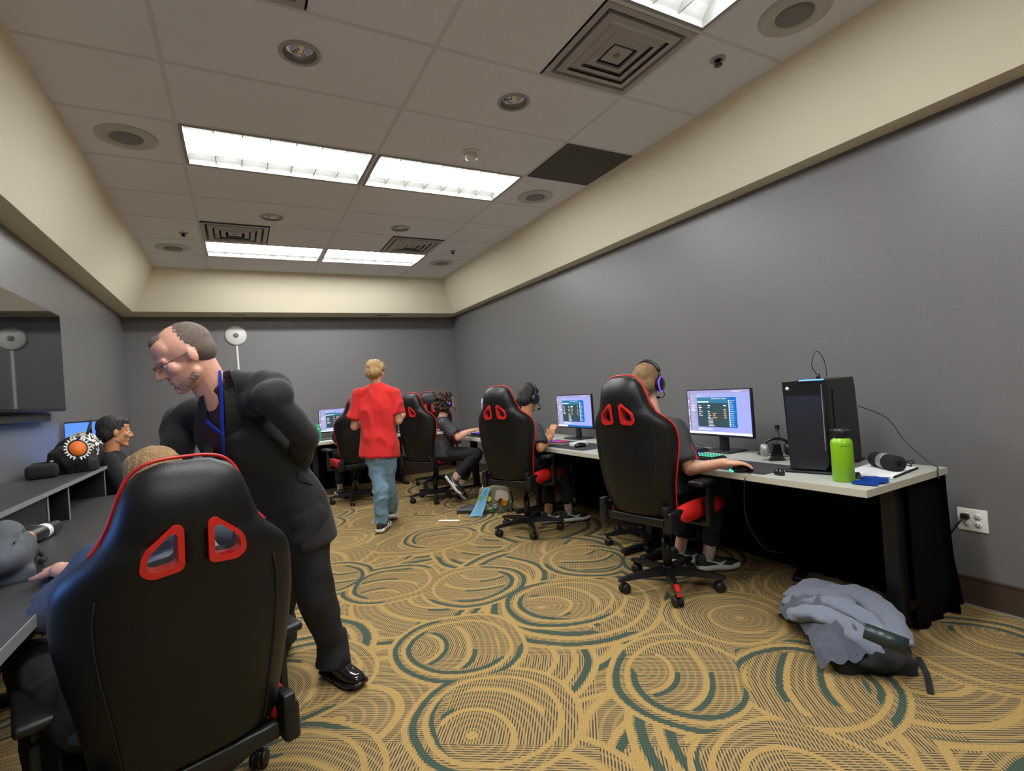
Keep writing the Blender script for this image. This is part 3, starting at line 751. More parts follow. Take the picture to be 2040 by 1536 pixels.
# ------------------------------------------------------------------ monitors
E_bg = emi('screen_periwinkle', (.28, .31, .74), 1.15); E_bg2 = emi('screen_violet_grey', (.22, .24, .46), .9); E_top = emi('screen_lilac', (.38, .36, .62), .85)
E_game = emi('screen_dark_teal', (.045, .085, .1), .8); E_game2 = emi('screen_teal', (.04, .2, .32), .9); E_blue = emi('screen_blue', (.01, .15, .5), .9)
E_w = emi('screen_white', (.85, .9, 1), 1.2); E_txt = emi('screen_text', (.6, .66, .72), .8); E_or = emi('screen_orange', (.85, .36, .12), .8); E_redt = emi('screen_pink', (.75, .2, .25), .8)
M_bez = mat('monitor_black', (.012, .012, .02), .35, bump=.02)
def screen(W, Hh, seed=1, style=0):
    """picture of a chat window with a game score table, in the x-z plane, facing -y"""
    s = MB(); rd = random.Random(seed)
    def r(x0, y0, x1, y1, m, z): s.use(m).quad((-W/2+W*x0, -z, Hh*y0), (-W/2+W*x1, -z, Hh*y0), (-W/2+W*x1, -z, Hh*y1), (-W/2+W*x0, -z, Hh*y1))
    r(0, 0, 1, 1, E_bg, 0)
    r(0, .93, 1, 1, E_top, .0003); r(0, 0, 1, .05, E_w if style == 0 else E_blue, .0006)
    if style == 1: r(0, .0, .3, .05, E_w, .0008)
    r(0, .05, .045, 1, E_bg2, .0003); r(.045, .05, .15, .93, E_top, .0004)
    for k in range(19):
        y = .08+.045*k; r(.008, y, .028, y+.026, rd.choice([E_w, E_w, E_or, E_redt, E_txt]), .0007)
    for k in range(24):
        y = .08+.035*k; r(.058, y, .058+rd.uniform(.03, .085), y+.011, E_w if 12 < k < 17 else E_txt, .0007)
    x0, x1, y0, y1 = .165, .67, .16, .84
    r(x0, y0, x1, y1, E_game, .0007); r(x0, y1-.13, x1, y1, E_game2, .0009); r(x1, y0, .80, y1, E_blue, .0008)
    r(x0+.01, y1-.115, x0+.2, y1-.09, E_w, .0012)
    for k in range(9): r(.42+.026*k, y1-.04, .43+.026*k, y1-.022, E_w, .0012)
    for k in range(7):
        y = .64-.045*k
        for cx, cw in ((.19, .07), (.345, .05), (.42, .075), (.60, .045)):
            if rd.random() < .85: r(cx, y, cx+cw*rd.uniform(.5, 1), y+.02, rd.choice([E_txt, E_txt, E_w]) if (cx < .36 or k < 3) else E_or, .0012)
    for k in range(5): r(.34, .22+.03*k, .42, .235+.03*k, E_txt, .0012)
    r(.345, .18, .44, .205, E_txt, .0012)
    for k in range(15):
        y = .19+.04*k; r(.682, y, .698, y+.024, E_w, .0012); r(.703, y+.005, .703+rd.uniform(.03, .07), y+.016, E_txt, .0012)
    for k in range(4): r(.17, .85+.02*k, .17+rd.uniform(.05, .18), .86+.02*k, E_txt, .0012)
    for k in range(5): r(.74+.03*k, .96, .755+.03*k, .975, E_w, .0012)
    r(.17, .1, .4, .115, E_w, .0012); r(.90, .62, .99, .626, E_redt, .0012)
    return s
def monitor(label, loc, rotz, style=0, W=.54, Hh=.305, up=.12, seed=1, stand_h=True):
    t = thing('monitor', label, 'monitor', loc, rotz, 'desk monitors')
    MB().box(-W/2-.009, W/2+.009, 0, .022, up-.016, up+Hh+.009, bev=.003).box(-W/2+.05, W/2-.05, .02, .045, up+.04, up+Hh-.05, bev=.01).build('housing', M_bez, t)
    sc = screen(W, Hh, seed, style).build('screen', None, t); sc.location = (0, -.0006, up)
    sc['label'] = 'lit screen showing a chat window and score table'
    MB().box(-.035, .035, .03, .055, .012, up+.12, bev=.006).build('stand', M_bez, t)
    MB().box(-.12, .12, -.06, .13, 0, .012, bev=.005).build('stand_base', M_bez, t)
    return t
# monitors on the right-wall desks face -X (slightly turned)
monitor('nearest large lit monitor beside the black computer tower', (2.885, 2.42, .74), -pi/2-radians(3), 0, seed=3)
monitor('lit monitor on the middle desk, left of the nearest player chair', (2.85, 4.08, .74), -pi/2+radians(2), 1, seed=5)
monitor('lit monitor on the far right-wall desk, half hidden by a tower', (2.87, 6.0, .74), -pi/2-radians(2), 0, seed=7)
monitor('small-looking lit monitor on the back desk, left of the red shirt', (1.22, 7.42, .74), radians(-8), 0, seed=9, up=.12)

def cable(name, pts, r=.003, m=None, label=None, cat='cable', k=6):
    return MB().tube(catmull(pts, k), r, 7).build(name, m or M_cable, label=label, category=cat)

# ------------------------------------------------------------------ computer towers
def tower(label, loc, rotz, logo=False, ant=False, sc=1):
    t = thing('computer_tower', label, 'computer', loc, rotz)   # front towards -Y, depth +Y
    b = MB(); w2, D, Hh = .105*sc, .46*sc, .47*sc
    # sloped faceted case, wider at the shoulder
    ring = lambda y0, y1, z, ww: [(-ww, y0, z), (ww, y0, z), (ww, y1, z), (-ww, y1, z)]
    b.loops([[Vector(p) for p in ring(.02, D, .012, w2)], [Vector(p) for p in ring(.0, D+.012, .05, w2)], [Vector(p) for p in ring(-.03, D-.03, Hh-.05, w2)], [Vector(p) for p in ring(-.035, D-.055, Hh, w2)]], smooth=False)
    b.build('case', M_blackp, t)
    f = MB(); f.prism([(-w2+.01, .02), (w2-.035, .02), (w2-.02, .05), (w2-.02, Hh-.03), (-w2+.01, Hh-.03)], -.012, .0, Matrix(((1, 0, 0, 0), (0, -0.0, 1, -.016), (0, 1, 0, 0), (0, 0, 0, 1))) @ Matrix.Identity(4))
    f.build('front_panel', M_blackg if False else mat('satin_black', (.02, .02, .022), .28, bump=.02), t)
    MB().box(w2-.0305, w2-.027, -.033, -.028, .12, Hh-.02).build('front_seam', M_edge, t)
    MB().box(-.02, w2-.03, -.045, .02, Hh+.0, Hh+.006).build('top_light', emi('tower_blue_light', (.25, .6, 1), .9), t, label='glowing pale blue strip')
    for y0, y1 in ((-.05, .10), (D-.09, D+.03)): MB().box(-w2-.012, w2+.012, y0, y1, 0, .012, bev=.003).build('foot', M_blackp, t)
    s = MB(); s.box(w2, w2+.004, .03, D-.05, .06, Hh-.05); s.build('side_panel', M_blackp, t)
    if logo:
        lg = MB(); lg.lathe([(.009, 0), (.009, -.002), (.001, -.002)], (-w2+.025, -.036, Hh-.035), axis='Y', n=14); lg.build('badge', M_white, t, label='small white badge')
    if ant:
        a = MB(); a.cyl((.02, .12, Hh), .012, (.02, .12, Hh+.03), .01); a.tube(catmull([(.02, .12, Hh+.02), (0, .1, Hh+.08), (.02, .12, Hh+.15), (.045, .15, Hh+.10), (.05, .16, Hh+.01)]), .0022, 6); a.build('wire_loop', M_cable, t)
    return t
pc = tower('tall black computer tower on the nearest right desk behind the lime bottle', (2.56, 1.585, .74), -pi/2+radians(14), logo=True, ant=True)
tower('black computer tower on the far right-wall desk beside its monitor', (2.52, 5.2, .74), -pi/2, sc=.85)
tower('black computer tower in the far corner above the turned gaming chair', (1.92, 7.35, .74), 0, sc=.85)

# ------------------------------------------------------------------ keyboards, mice, mats
def keyboard(label, loc, rotz, cols, w=.36, d=.13, body=None):
    t = thing('keyboard', label, 'keyboard', loc, rotz)
    MB().box(-w/2, w/2, -d/2, d/2, 0, .018, bev=.004).build('body', body or M_blackp, t)
    k = MB(); nx, ny = 15, 5
    for j in range(ny):
        for i in range(nx):
            x = -w/2+.008+(w-.016)*(i+.5)/nx; y = -d/2+.006+(d-.012)*(j+.5)/ny
            k.use(M_blackp).box(x-.0095, x+.0095, y-.0095, y+.0095, .018, .026)
            if cols: k.use(cols[min(len(cols)-1, int(i/nx*len(cols)))]).box(x-.0055, x+.0055, y-.0055, y+.0055, .026, .0264)
    k.build('keys', M_blackp, t); return t
Kb = emi('key_blue', (.06, .16, 1), 1.6); Kg = emi('key_green', (.1, .9, .5), 1.4); Kc = emi('key_cyan', (.1, .6, 1), 1.5); Kp = emi('key_purple', (.25, .1, 1), 1.5); Kr = emi('key_red', (1, .05, .15), 1.4)
keyboard('keyboard with blue to green lit keys under the nearest monitor', (2.60, 2.37, .74), -pi/2, [Kb, Kb, Kc, Kg, Kg])
keyboard('unlit black keyboard pushed back behind the lit one', (2.70, 2.60, .755), -pi/2+.1, None)
keyboard('keyboard glowing purple and red on the middle desk', (2.50, 3.95, .742), -pi/2+.15, [Kp, Kp, Kr], body=M_silver)
keyboard('keyboard with violet glow on the far right desk', (2.52, 5.55, .742), -pi/2, [Kp])
keyboard('white keyboard on the back desk beside the mint bottle', (1.03, 7.25, .74), 0, None, body=M_white)
def deskmat(label, x0, x1, y0, y1, z=.74):
    MB().box(x0, x1, y0, y1, z, z+.003, bev=.001).build('mouse_mat', mat('mouse_mat_cloth', srgb(50, 50, 52), .85, bump=.2, bscale=400), label=label, category='mouse mat')
deskmat('dark mouse mat under the nearest player hand', 2.36, 2.66, 1.72, 2.14)
deskmat('dark mouse mat under the purple keyboard', 2.37, 2.72, 3.32, 4.2)
deskmat('black mouse mat on the far right desk', 2.37, 2.70, 5.2, 5.8)
def mouse(label, loc, rotz, glow):
    t = thing('mouse', label, 'mouse', loc, rotz)
    MB().ell((0, 0, .012), (.032, .058, .026), n=18, m=10).build('shell', M_blackg, t)
    if glow: MB().box(-.028, .028, -.064, -.056, .003, .008).build('light', glow, t)
    return t
ms = atZ(1484, 922, .755)
wm = atZ(1443, 925, .785); mouse('small black mouse glowing green under the nearest player hand', (wm.x+.075, wm.y-.055, .744), -pi/2-.6, Kg)
mouse('black mouse on the middle desk mat', (2.5, 3.52, .744), -pi/2, None)

# ------------------------------------------------------------------ things on the nearest desk
def bottle(label, loc, m, r=.042, h=.2, name='water_bottle', capm=None, ch=.04):
    t = thing(name, label, 'bottle', loc)
    MB().lathe([(.001, 0), (r*.9, 0), (r, .006), (r, h*.86), (r*.93, h*.93), (r*.62, h*.985), (r*.58, h)], n=36).build('body', m, t)
    c = MB(); c.lathe([(r*.66, h*.985), (r*.7, h), (r*.7, h+ch*.7), (r*.62, h+ch), (.001, h+ch)], n=30)
    c.build('lid', capm or M_blackp, t)
    return t
bt = bottle('lime green insulated bottle with black lid at the desk corner', (2.45, 1.372, .74), M_green, r=.045, h=.205)
MB().box(-.012, .012, -.046, .046, .228, .24, bev=.004).build('strap_loop', M_blackp, bt)
lgm = MB(); Rb = Matrix.Rotation(radians(-38), 4, 'Z')
for k in range(7): lgm.box(-.022+.006*k, -.0185+.006*k, -.0452, -.0448, .165, .170, Rb @ Matrix.Rotation(0, 4, 'Z'))
lgm.build('printed_mark', mat('dark_print', srgb(70, 100, 20), .5, bump=.01), bt)
bottle('mint green bottle on the back desk', (.90, 7.22, .74), M_mint, r=.036, h=.2, capm=M_mint, ch=.035)
b3 = bottle('grey translucent bottle with a round orange mark beside the second player chair', (2.36, 4.86, .74), mat('smoky_plastic', srgb(120, 124, 118), .3, bump=.02), r=.036, h=.2)
MB().lathe([(.012, 0), (.012, -.002), (.001, -.002)], (0, -.0365, .1), axis='Y', n=16).build('round_mark', mat('orange_print', srgb(230, 150, 70), .5, bump=.01), b3, rotz=radians(-28))
# dark roller tube with grey band, notebook, blue packet, phone
t = thing('foam_roll', 'dark rolled tube with a grey band on the notebook', 'roll', (2.80, 1.36, .786), 0)
MB().lathe([(.016, -.09), (.036, -.09), (.038, -.085), (.037, .085), (.035, .09), (.016, .09), (.016, -.09)], axis='X', n=28).build('tube', M_blackf, t, rotz=0)
MB().lathe([(.0382, -.01), (.0388, -.009), (.0388, .025), (.0382, .026)], axis='X', n=28).build('band', M_silver, t)
t.rotation_euler = (0, 0, radians(58))
t = thing('notebook', 'open spiral notebook lying on the nearest desk by the wall', 'notebook', (2.76, 1.37, .7405), radians(6))
MB().box(-.15, .16, -.105, .105, 0, .008).build('pages', M_paper, t)
sp_ = MB()
for k in range(22): 
    x = -.145+.0135*k; sp_.lathe([(.0045, -.0008), (.0058, -.0008), (.0058, .0008), (.0045, .0008)], (x, -.107, .005), axis='X', n=10)
sp_.build('spiral', M_blackp, t)
mb = MB(); nx, ny = 14, 8; g = [[None]*(ny+1) for _ in range(nx+1)]
for i in range(nx+1):
    for j in range(ny+1):
        x = -.1+.2*i/nx; y = -.05+.1*j/ny+.012*sin(i*.7); z = .003+.008*abs(noise.noise(Vector((x*22, y*30, 3))))+.004*(sin(i*1.3)**2)
        g[i][j] = mb.bm.verts.new((x, y, z))
for i in range(nx):
    for j in range(ny): f = mb.bm.faces.new((g[i][j], g[i+1][j], g[i+1][j+1], g[i][j+1])); f.smooth = True
bmesh.ops.solidify(mb.bm, geom=mb.bm.faces[:], thickness=.0015)
mb.build('snack_wrapper', M_blue, loc=(2.50, 1.275, .741), rotz=radians(10), label='crumpled shiny blue wrapper at the desk corner', category='wrapper')
MB().box(-.035, .035, -.07, .07, 0, .009, bev=.003).build('phone', M_blackg, loc=(2.57, 1.40, .74), rotz=radians(-60), label='small black phone beside the lime bottle', category='phone')
# black webcam-like holder and headset stand behind the hand
hp = atZ(1540, 900, .74)
t = thing('headphone_stand', 'black headphones resting on a small stand by the tower', 'headphones', (2.78, 1.93, .74), radians(-40))
MB().loops([[Vector((s*ww, y, z)) for s, y in ((-1, -.02), (1, -.02), (1, .02), (-1, .02))] for ww, z in ((.045, 0), (.03, .02), (.022, .07), (.018, .10))], smooth=False).build('stand', M_blackg, t)
mb = MB(); mb.tube([Vector((.075*cos(a), .0, .07+.06*sin(a))) for a in [pi*k/12 for k in range(13)]], .009, 8); mb.build('headband', M_blackg, t)
for s in (-1, 1): MB().lathe([(.012, s*.045), (.036, s*.05), (.04, s*.065), (.034, s*.082), (.001, s*.084)], (0, 0, .065), axis='X', n=22).build('ear_cup', M_blackp if s > 0 else M_silver, t)
# dongle and cords
mouse('tiny dark blue wireless dongle ball by the desk edge', (2.40, 1.66, .74), 0, None)
o = [x for x in bpy.data.objects if x.get('label', '').startswith('tiny dark blue')][0]; o.name = 'usb_dongle'; o['category'] = 'dongle'; o.scale = (.6, .5, .9)
cable('cable', [(2.42, 1.66, .752), (2.37, 1.72, .75), (2.335, 1.78, .744), (2.312, 1.8, .70), (2.33, 1.82, .5), (2.40, 1.78, .34), (2.5, 1.74, .30)], .0022, label='thin black cord hanging over the nearest desk edge')
cable('cable', [(2.95, 1.55, 1.05), (3.02, 1.45, .98), (3.0, 1.36, .86), (2.98, 1.26, .77), (2.97, 1.22, .748), (2.93, 1.204, .74), (2.92, 1.198, .70)], .0028, label='black cable from the tower drooping over the desk end')
rd = random.Random(4)
def tangle(c, rx, ry, n, r, label, m=None, z=.006, hz=.03):
    pts = []
    for k in range(n): a = rd.uniform(0, 2*pi); q = rd.uniform(.4, 1); pts.append((c[0]+rx*q*cos(a), c[1]+ry*q*sin(a), c[2]+z+rd.uniform(0, hz)))
    return cable('cable', pts, r, m, label, k=9)
tangle((2.93, 1.36, .741), .06, .09, 12, .0025, 'tangled black cables at the wall side of the nearest desk')
tangle((2.90, 2.0, .741), .07, .16, 12, .0025, 'tangled cables behind the black headphones')
tangle((2.88, 2.62, .741), .08, .15, 10, .0025, 'black cables behind the nearest monitor stand')
tangle((2.92, 3.55, .741), .08, .28, 16, .0028, 'pile of black cables at the right of the second monitor')
tangle((2.80, 5.55, .741), .08, .15, 10, .0025, 'black cables behind the violet keyboard')
tangle((2.78, 1.66, 0), .14, .22, 22, .004, 'heap of black power cables on the carpet under the nearest desk', hz=.05)
cable('cable', [(2.55, 3.88, .75), (2.4, 3.86, .748), (2.312, 3.84, .742), (2.305, 3.83, .69), (2.36, 3.8, .52), (2.5, 3.74, .36), (2.6, 3.7, .2)], .0025, M_cable, 'grey cable dropping from the purple keyboard over the desk edge')
mb = MB(); mb.box(-.09, .09, -.03, .03, 0, .03, bev=.006); mb.build('power_strip', M_blackp, loc=(2.95, 1.95, 0), rotz=.4, label='black power brick on the carpet beneath the nearest desk', category='power brick')
mb = MB(); mb.box(-.07, .07, -.05, .05, 0, .03, bev=.004); mb.build('books', M_white, loc=(2.56, 3.62, .742), rotz=.2, label='small pale box on the middle desk by the monitor base', category='box')
bpy.data.objects['books'].name = 'box'

# ------------------------------------------------------------------ left counter things
def pix_badge(parent, M, r):
    mb = MB(); mb.lathe([(r*.58, 0), (r*.58, .002), (.001, .003)], n=28, M=M); mb.build('badge_disc', mat('orange_print2', srgb(226, 110, 30), .6, bump=.02), parent, label='plain orange disc')
    mb = MB(); rr = random.Random(8)
    for k in range(22):
        if k in (5, 16): continue
        a = 2*pi*k/22; R = M @ Matrix.Rotation(a, 4, 'Z') @ Matrix.Translation((r*.82, 0, 0))
        mb.box(-r*.12, r*.12, -r*.05, r*.05, 0, .003, R); mb.box(-r*.12, -r*.04, -r*.09, r*.09, 0, .003, R)
    mb.build('badge_ring', M_white, parent, label='ring of white lettering marks')
def duffel():
    t = thing('duffel_bag', 'black bag with white markings and round badge on the left ledge', 'bag', (-.995, 4.36, .945), radians(10))
    m = MB(); m.ell((0, -.08, .07), (.12, .17, .075)); m.ell((.03, .14, .09), (.12, .17, .095)); m.ell((.05, .27, .10), (.09, .13, .10)); m.ell((.03, .12, .13), (.08, .14, .06))
    m.box(-.12, .12, -.2, .35, 0, .06)
    bodyo = blob(m, 'body', M_blackf, t, .012, 5, folds=.012, fscale=9, stretch=(1, 1, 1))
    a = MB(); a.box(-.19, -.05, -.33, -.05, 0, .07, bev=.02); a.build('side_pouch', M_blackf, t)
    from mathutils.bvhtree import BVHTree
    me = bodyo.data; bv = BVHTree.FromPolygons([v.co for v in me.vertices], [list(q.vertices) for q in me.polygons])
    s = MB(); rr = random.Random(2)
    for k in range(150):
        src = Vector((rr.uniform(.1, .5), rr.uniform(-.35, .3), rr.uniform(.1, .6))); tgt = Vector((rr.uniform(-.02, .05), rr.uniform(.04, .36), rr.uniform(.06, .2)))
        hit = bv.ray_cast(src, (tgt-src).normalized())
        if hit[0] is None: continue
        n_ = hit[1]; x_ = n_.orthogonal().normalized(); y_ = n_.cross(x_); R_ = rotM(hit[0]+n_*.001, x_, y_, n_) @ Matrix.Rotation(rr.uniform(0, 3), 4, 'Z')
        s.box(-.012, .012, -.0035, .0035, -.002, .002, R_)
        if k % 2: s.box(-.003, .003, -.009, .004, -.002, .002, R_)
    s.build('printed_pattern', M_white, t)
    n = Vector((.28, -.90, .34)).normalized(); x = Vector((0, 0, 1)).cross(n).normalized(); y = n.cross(x)
    hit = bv.ray_cast(Vector((.0, -.1, .085))+n*.6, -n); c = hit[0] if hit[0] else Vector((.03, -.2, .1))
    pix_badge(t, rotM(c+n*.02, x, y, n), .07)
    h = MB(); h.tube(catmull([(.08, .0, .2), (.1, .1, .27), (.09, .22, .24), (.09, .28, .2)]), .008); h.build('strap', M_blackf, t)
    t.scale = (1.05, 1.1, 1.18)
    return t
duffel()
t = thing('backpack', 'grey backpack lying on the left desk at the picture edge', 'backpack', (-.80, 2.58, .742), radians(15)); t.scale = (.62, .8, .8)
m = MB(); m.ell((0, -.1, .1), (.15, .28, .1)); m.ell((-.02, 0, .14), (.12, .2, .08)); m.box(-.14, .12, -.3, .12, 0, .05)
blob(m, 'body', mat('dark_grey_nylon', srgb(70, 74, 80), .7, bump=.3, bscale=200), t, .012, 5, folds=.01)
MB().tube(catmull([(.15, -.2, .05), (.17, -.05, .03), (.15, .1, .03), (.08, .17, .05)]), .014).build('strap', M_blackf, t)
MB().tube(catmull([(.05, -.3, .17), (.09, -.1, .185), (.07, .1, .16)]), .004).build('zipper', M_blackp, t)
t = thing('thermos', 'black bottle with a white band lying on the left desk', 'bottle', (-.845, 3.08, .776), radians(-8))
MB().lathe([(.001, -.17), (.03, -.17), (.034, -.16), (.034, .1), (.028, .13), (.027, .17), (.001, .172)], axis='Y', n=26).build('body', M_blackp, t)
MB().lathe([(.0345, .03), (.035, .031), (.035, .065), (.0345, .066)], axis='Y', n=26).build('band', M_white, t)
MB().lathe([(.0345, -.1), (.035, -.099), (.035, -.085), (.0345, -.084)], axis='Y', n=26).build('gold_band', mat('copper_band', srgb(170, 120, 80), .4, .5, bump=.02), t)
t = thing('cable_coil', 'coil of white cable standing in a cubby of the left counter', 'cable coil', (-.95, 3.44, .741))
for k in range(4): MB().tube([Vector((.01*k, .05*cos(a), .075+.07*sin(a))) for a in [2*pi*q/18 for q in range(18)]], .005, 6, closed=True).build('loop', M_whitecable, t)
t = thing('monitor', 'monitor with a bright blue screen beyond the black bag on the ledge', 'monitor', (-1.06, 5.18, .74), radians(0), 'desk monitors')
MB().box(-.27, .27, 0, .03, .09, .41, bev=.004).box(-.03, .03, .02, .05, 0, .2).box(-.1, .1, -.05, .1, 0, .012).build('housing', M_bez, t)
mb = MB(); Eb = emi('screen_sky_blue', (.10, .26, .75), 1.0); mb.use(Eb).quad((-.262, -.001, .098), (.262, -.001, .098), (.262, -.001, .402), (-.262, -.001, .402))
mb.use(E_w)
for x, z in ((-.2, .12), (-.16, .12), (-.2, .16), (-.16, .16), (-.2, .2)): mb.quad((x, -.002, z), (x+.025, -.002, z), (x+.025, -.002, z+.025), (x, -.002, z+.025))
mb.build('screen', None, t); t.scale = (.60, 1, 1.28)
# near player's equipment at the left edge
t = thing('keyboard', 'pale keyboard at the left picture edge on the dark desk', 'keyboard', (-.80, 1.72, .74), radians(80))
MB().box(-.22, .22, -.07, .07, 0, .022, bev=.006).build('body', M_white, t)
kk = MB()
for i in range(15):
    for j in range(5): kk.box(-.205+.0275*i, -.183+.0275*i, -.06+.024*j, -.04+.024*j, .022, .03)
kk.build('keys', M_blackp, t)
mouse('dark mouse with a red light near the left picture edge', (-.80, 2.12, .742), radians(40), emi('mouse_red', (1, .04, .03), 1.6))
t = thing('monitor', 'bright blue monitor facing the foreground player, just outside the left edge', 'monitor', (-.95, 1.72, .74), radians(80), 'desk monitors')
MB().box(-.279, .279, 0, .022, .10, .44, bev=.003).box(-.035, .035, .03, .055, .012, .24).box(-.12, .12, -.06, .13, 0, .012).build('housing', M_bez, t)
MB().quad((-.27, -.001, .12), (.27, -.001, .12), (.27, -.001, .425), (-.27, -.001, .425)).build('screen', emi('screen_bright_blue', (.13, .33, .95), 4.0), t)
cable('cable', [(-.62, 1.62, .70), (-.6, 1.63, .6), (-.64, 1.66, .52), (-.66, 1.72, .3), (-.6, 1.75, .02)], .006, label='thick black cable hanging below the left desk')
cable('cable', [(-.60, 1.58, .70), (-.58, 1.6, .56), (-.62, 1.66, .5), (-.56, 1.7, .36), (-.54, 1.74, .24), (-.6, 1.8, .02)], .0045, label='looping black cable beside the thick one under the left desk')
mb = MB(); mb.box(-.02, .02, -.02, .02, -.03, .03, bev=.008); mb.build('cable_tie', M_blackp, loc=(-.63, 1.655, .52), label='black clip bunching the cables under the left desk', category='clip')

# ------------------------------------------------------------------ floor things
t = thing('backpack', 'black backpack lying flat on the carpet under the grey jacket', 'backpack', (2.38, 1.36, 0), radians(-38))
m = MB(); m.ell((0, 0, .06), (.2, .3, .065)); m.box(-.15, .15, -.24, .22, .0, .06); m.ell((0, .28, .04), (.1, .12, .035))
blob(m, 'body', M_blackf, t, .012, 6, folds=.008)
MB().tube(catmull([(-.04, .3, .04), (-.06, .4, .06), (.0, .44, .04), (.06, .39, .06), (.04, .3, .05)]), .014).build('shoulder_strap', M_blackf, t)
MB().tube(catmull([(.03, .38, .03), (.1, .42, .06), (.16, .38, .03)]), .008).build('haul_loop', M_blackf, t)
def ribbon(pts, w, th=.003):
    mb = MB(); pts = [Vector(p) for p in pts]; rings = []
    for i, p in enumerate(pts):
        d = (pts[min(i+1, len(pts)-1)]-pts[max(i-1, 0)]).normalized(); s = Vector((-d.y, d.x, 0)).normalized()*w/2
        rings.append([p-s, p+s, p+s+Vector((0, 0, th)), p-s+Vector((0, 0, th))])
    return mb.loops(rings, smooth=False)
o = ribbon(catmull([(2.44, 1.12, .03), (2.40, 1.08, .006), (2.33, 1.04, .004), (2.25, 1.0, .003)], 4), .022).build('dangling_strap', M_blackf, None)
o.parent = t; o.matrix_parent_inverse = t.matrix_basis.inverted() if False else (Matrix.Translation((2.38, 1.36, 0)) @ Matrix.Rotation(radians(-38), 4, 'Z')).inverted()
def jacket():
    t = thing('jacket', 'crumpled grey fleece jacket piled on the black backpack', 'jacket', (2.39, 1.40, .0), radians(-38))
    mb = MB(); NU, NV = 110, 90
    V = [[None]*(NV+1) for _ in range(NU+1)]
    for i in range(NU+1):
        for j in range(NV+1):
            u, v = i/NU*2-1, j/NV*2-1
            rr = sqrt(u*u+v*v)
            k = 1/max(1, rr**.35)
            ang = math.atan2(v, u); edge = 1+.09*sin(3*ang+1)+.04*sin(5*ang)
            x, y = u*.215*edge*k, v*.30*edge*k
            q = Vector((x*8.5, y*5.5, 1.3)); w1 = noise.noise(q+Vector((noise.noise(q*1.5), noise.noise(q*1.3+Vector((5, 5, 5))), 0))*.9)
            ridge = max(0, 1-abs(w1)*3.0); w2 = noise.noise(Vector((x*15+y*5, y*7, 4))); r2 = max(0, 1-abs(w2)*2.8)
            dome = max(0, 1-(abs(u)**3+abs(v)**3)*.55)
            z = .085+.075*dome+.05*ridge*dome+.03*r2+.035*noise.noise(Vector((x*5, y*5, 9)))
            z -= .055*max(0, rr-.75)*2
            V[i][j] = mb.bm.verts.new((x, y, max(.02, z)))
    for i in range(NU):
        for j in range(NV): f = mb.bm.faces.new((V[i][j], V[i+1][j], V[i+1][j+1], V[i][j+1])); f.smooth = True
    bmesh.ops.solidify(mb.bm, geom=mb.bm.faces[:], thickness=.006)
    for _ in range(6): bmesh.ops.smooth_vert(mb.bm, verts=mb.bm.verts, factor=.5, use_axis_x=True, use_axis_y=True, use_axis_z=True)
    o = mb.build('cloth', M_fleece, t)
    # sleeve folded across and hood roll
    def tubefold(pts, rs, nm, seed):
        P = catmull(pts, 8); n = 22; rings = []; prev = None
        for i, p in enumerate(P):
            tt = (P[min(i+1, len(P)-1)]-P[max(i-1, 0)]).normalized(); a = tt.orthogonal().normalized() if prev is None else (prev-tt*prev.dot(tt)).normalized(); prev = a; b_ = tt.cross(a)
            s = i/(len(P)-1)*(len(rs)-1); k = int(min(s, len(rs)-2)); r = rs[k]+(rs[k+1]-rs[k])*(s-k)
            ring = []
            for j in range(n):
                th = 2*pi*j/n; d = a*cos(th)+b_*sin(th); q = p+d*r; q = p+d*(r*(1+.28*noise.noise(q*22+Vector((seed, 0, 0))))); q.z = (q.z-p.z)*.72+p.z; ring.append(q)
            rings.append(ring)
        MB().loops(rings).build(nm, M_fleece, t)
    tubefold([(-.19, .02, .14), (-.12, -.08, .20), (-.03, -.18, .17), (.03, -.29, .08)], [.05, .06, .055, .04], 'sleeve', 1)
    tubefold([(.02, .16, .20), (.12, .08, .22), (.17, -.06, .18), (.15, -.2, .10)], [.06, .065, .06, .045], 'sleeve', 5)
    tubefold([(-.1, .12, .16), (-.02, .02, .21), (.06, -.1, .19), (.10, -.22, .12)], [.035, .045, .045, .03], 'fold', 13)
    tubefold([(-.18, .16, .12), (-.1, .2, .17), (0, .13, .20), (.08, .02, .20)], [.03, .04, .045, .03], 'fold', 17)
    tubefold([(-.14, .24, .12), (-.02, .24, .20), (.1, .2, .18)], [.05, .06, .045], 'hood', 9)
    MB().box(-.02, .02, -.012, .012, 0, .003, Matrix.Translation((.0, .05, .215)) @ Matrix.Rotation(.5, 4, 'Z')).build('collar_tag', M_white, t)
    t.scale = (1, .97, .80)
    return t
jacket()
a = atZ(1700, 1255, .23); b_ = atZ(1812, 1285, .17)
t = thing('umbrella', 'dark green cylindrical case lying across the grey jacket', 'case', (0, 0, 0))
A, B = Vector((2.47, 1.40, .245)), Vector((2.52, 1.17, .20))
A, B = atZ(1722, 1256, .215), atZ(1808, 1290, .185)
B = B-(B-A)*0
t.location = A
MB().cyl((0, 0, 0), .03, B-A, .033, n=26).build('tube', mat('dark_green_plastic', srgb(34, 48, 46), .35, bump=.02), t)
d = (B-A).normalized(); MB().cyl(B-A, .026, B-A+d*.002, .024, n=26).build('end_cap', M_blackp, t)
t.name = 'cylinder_case'
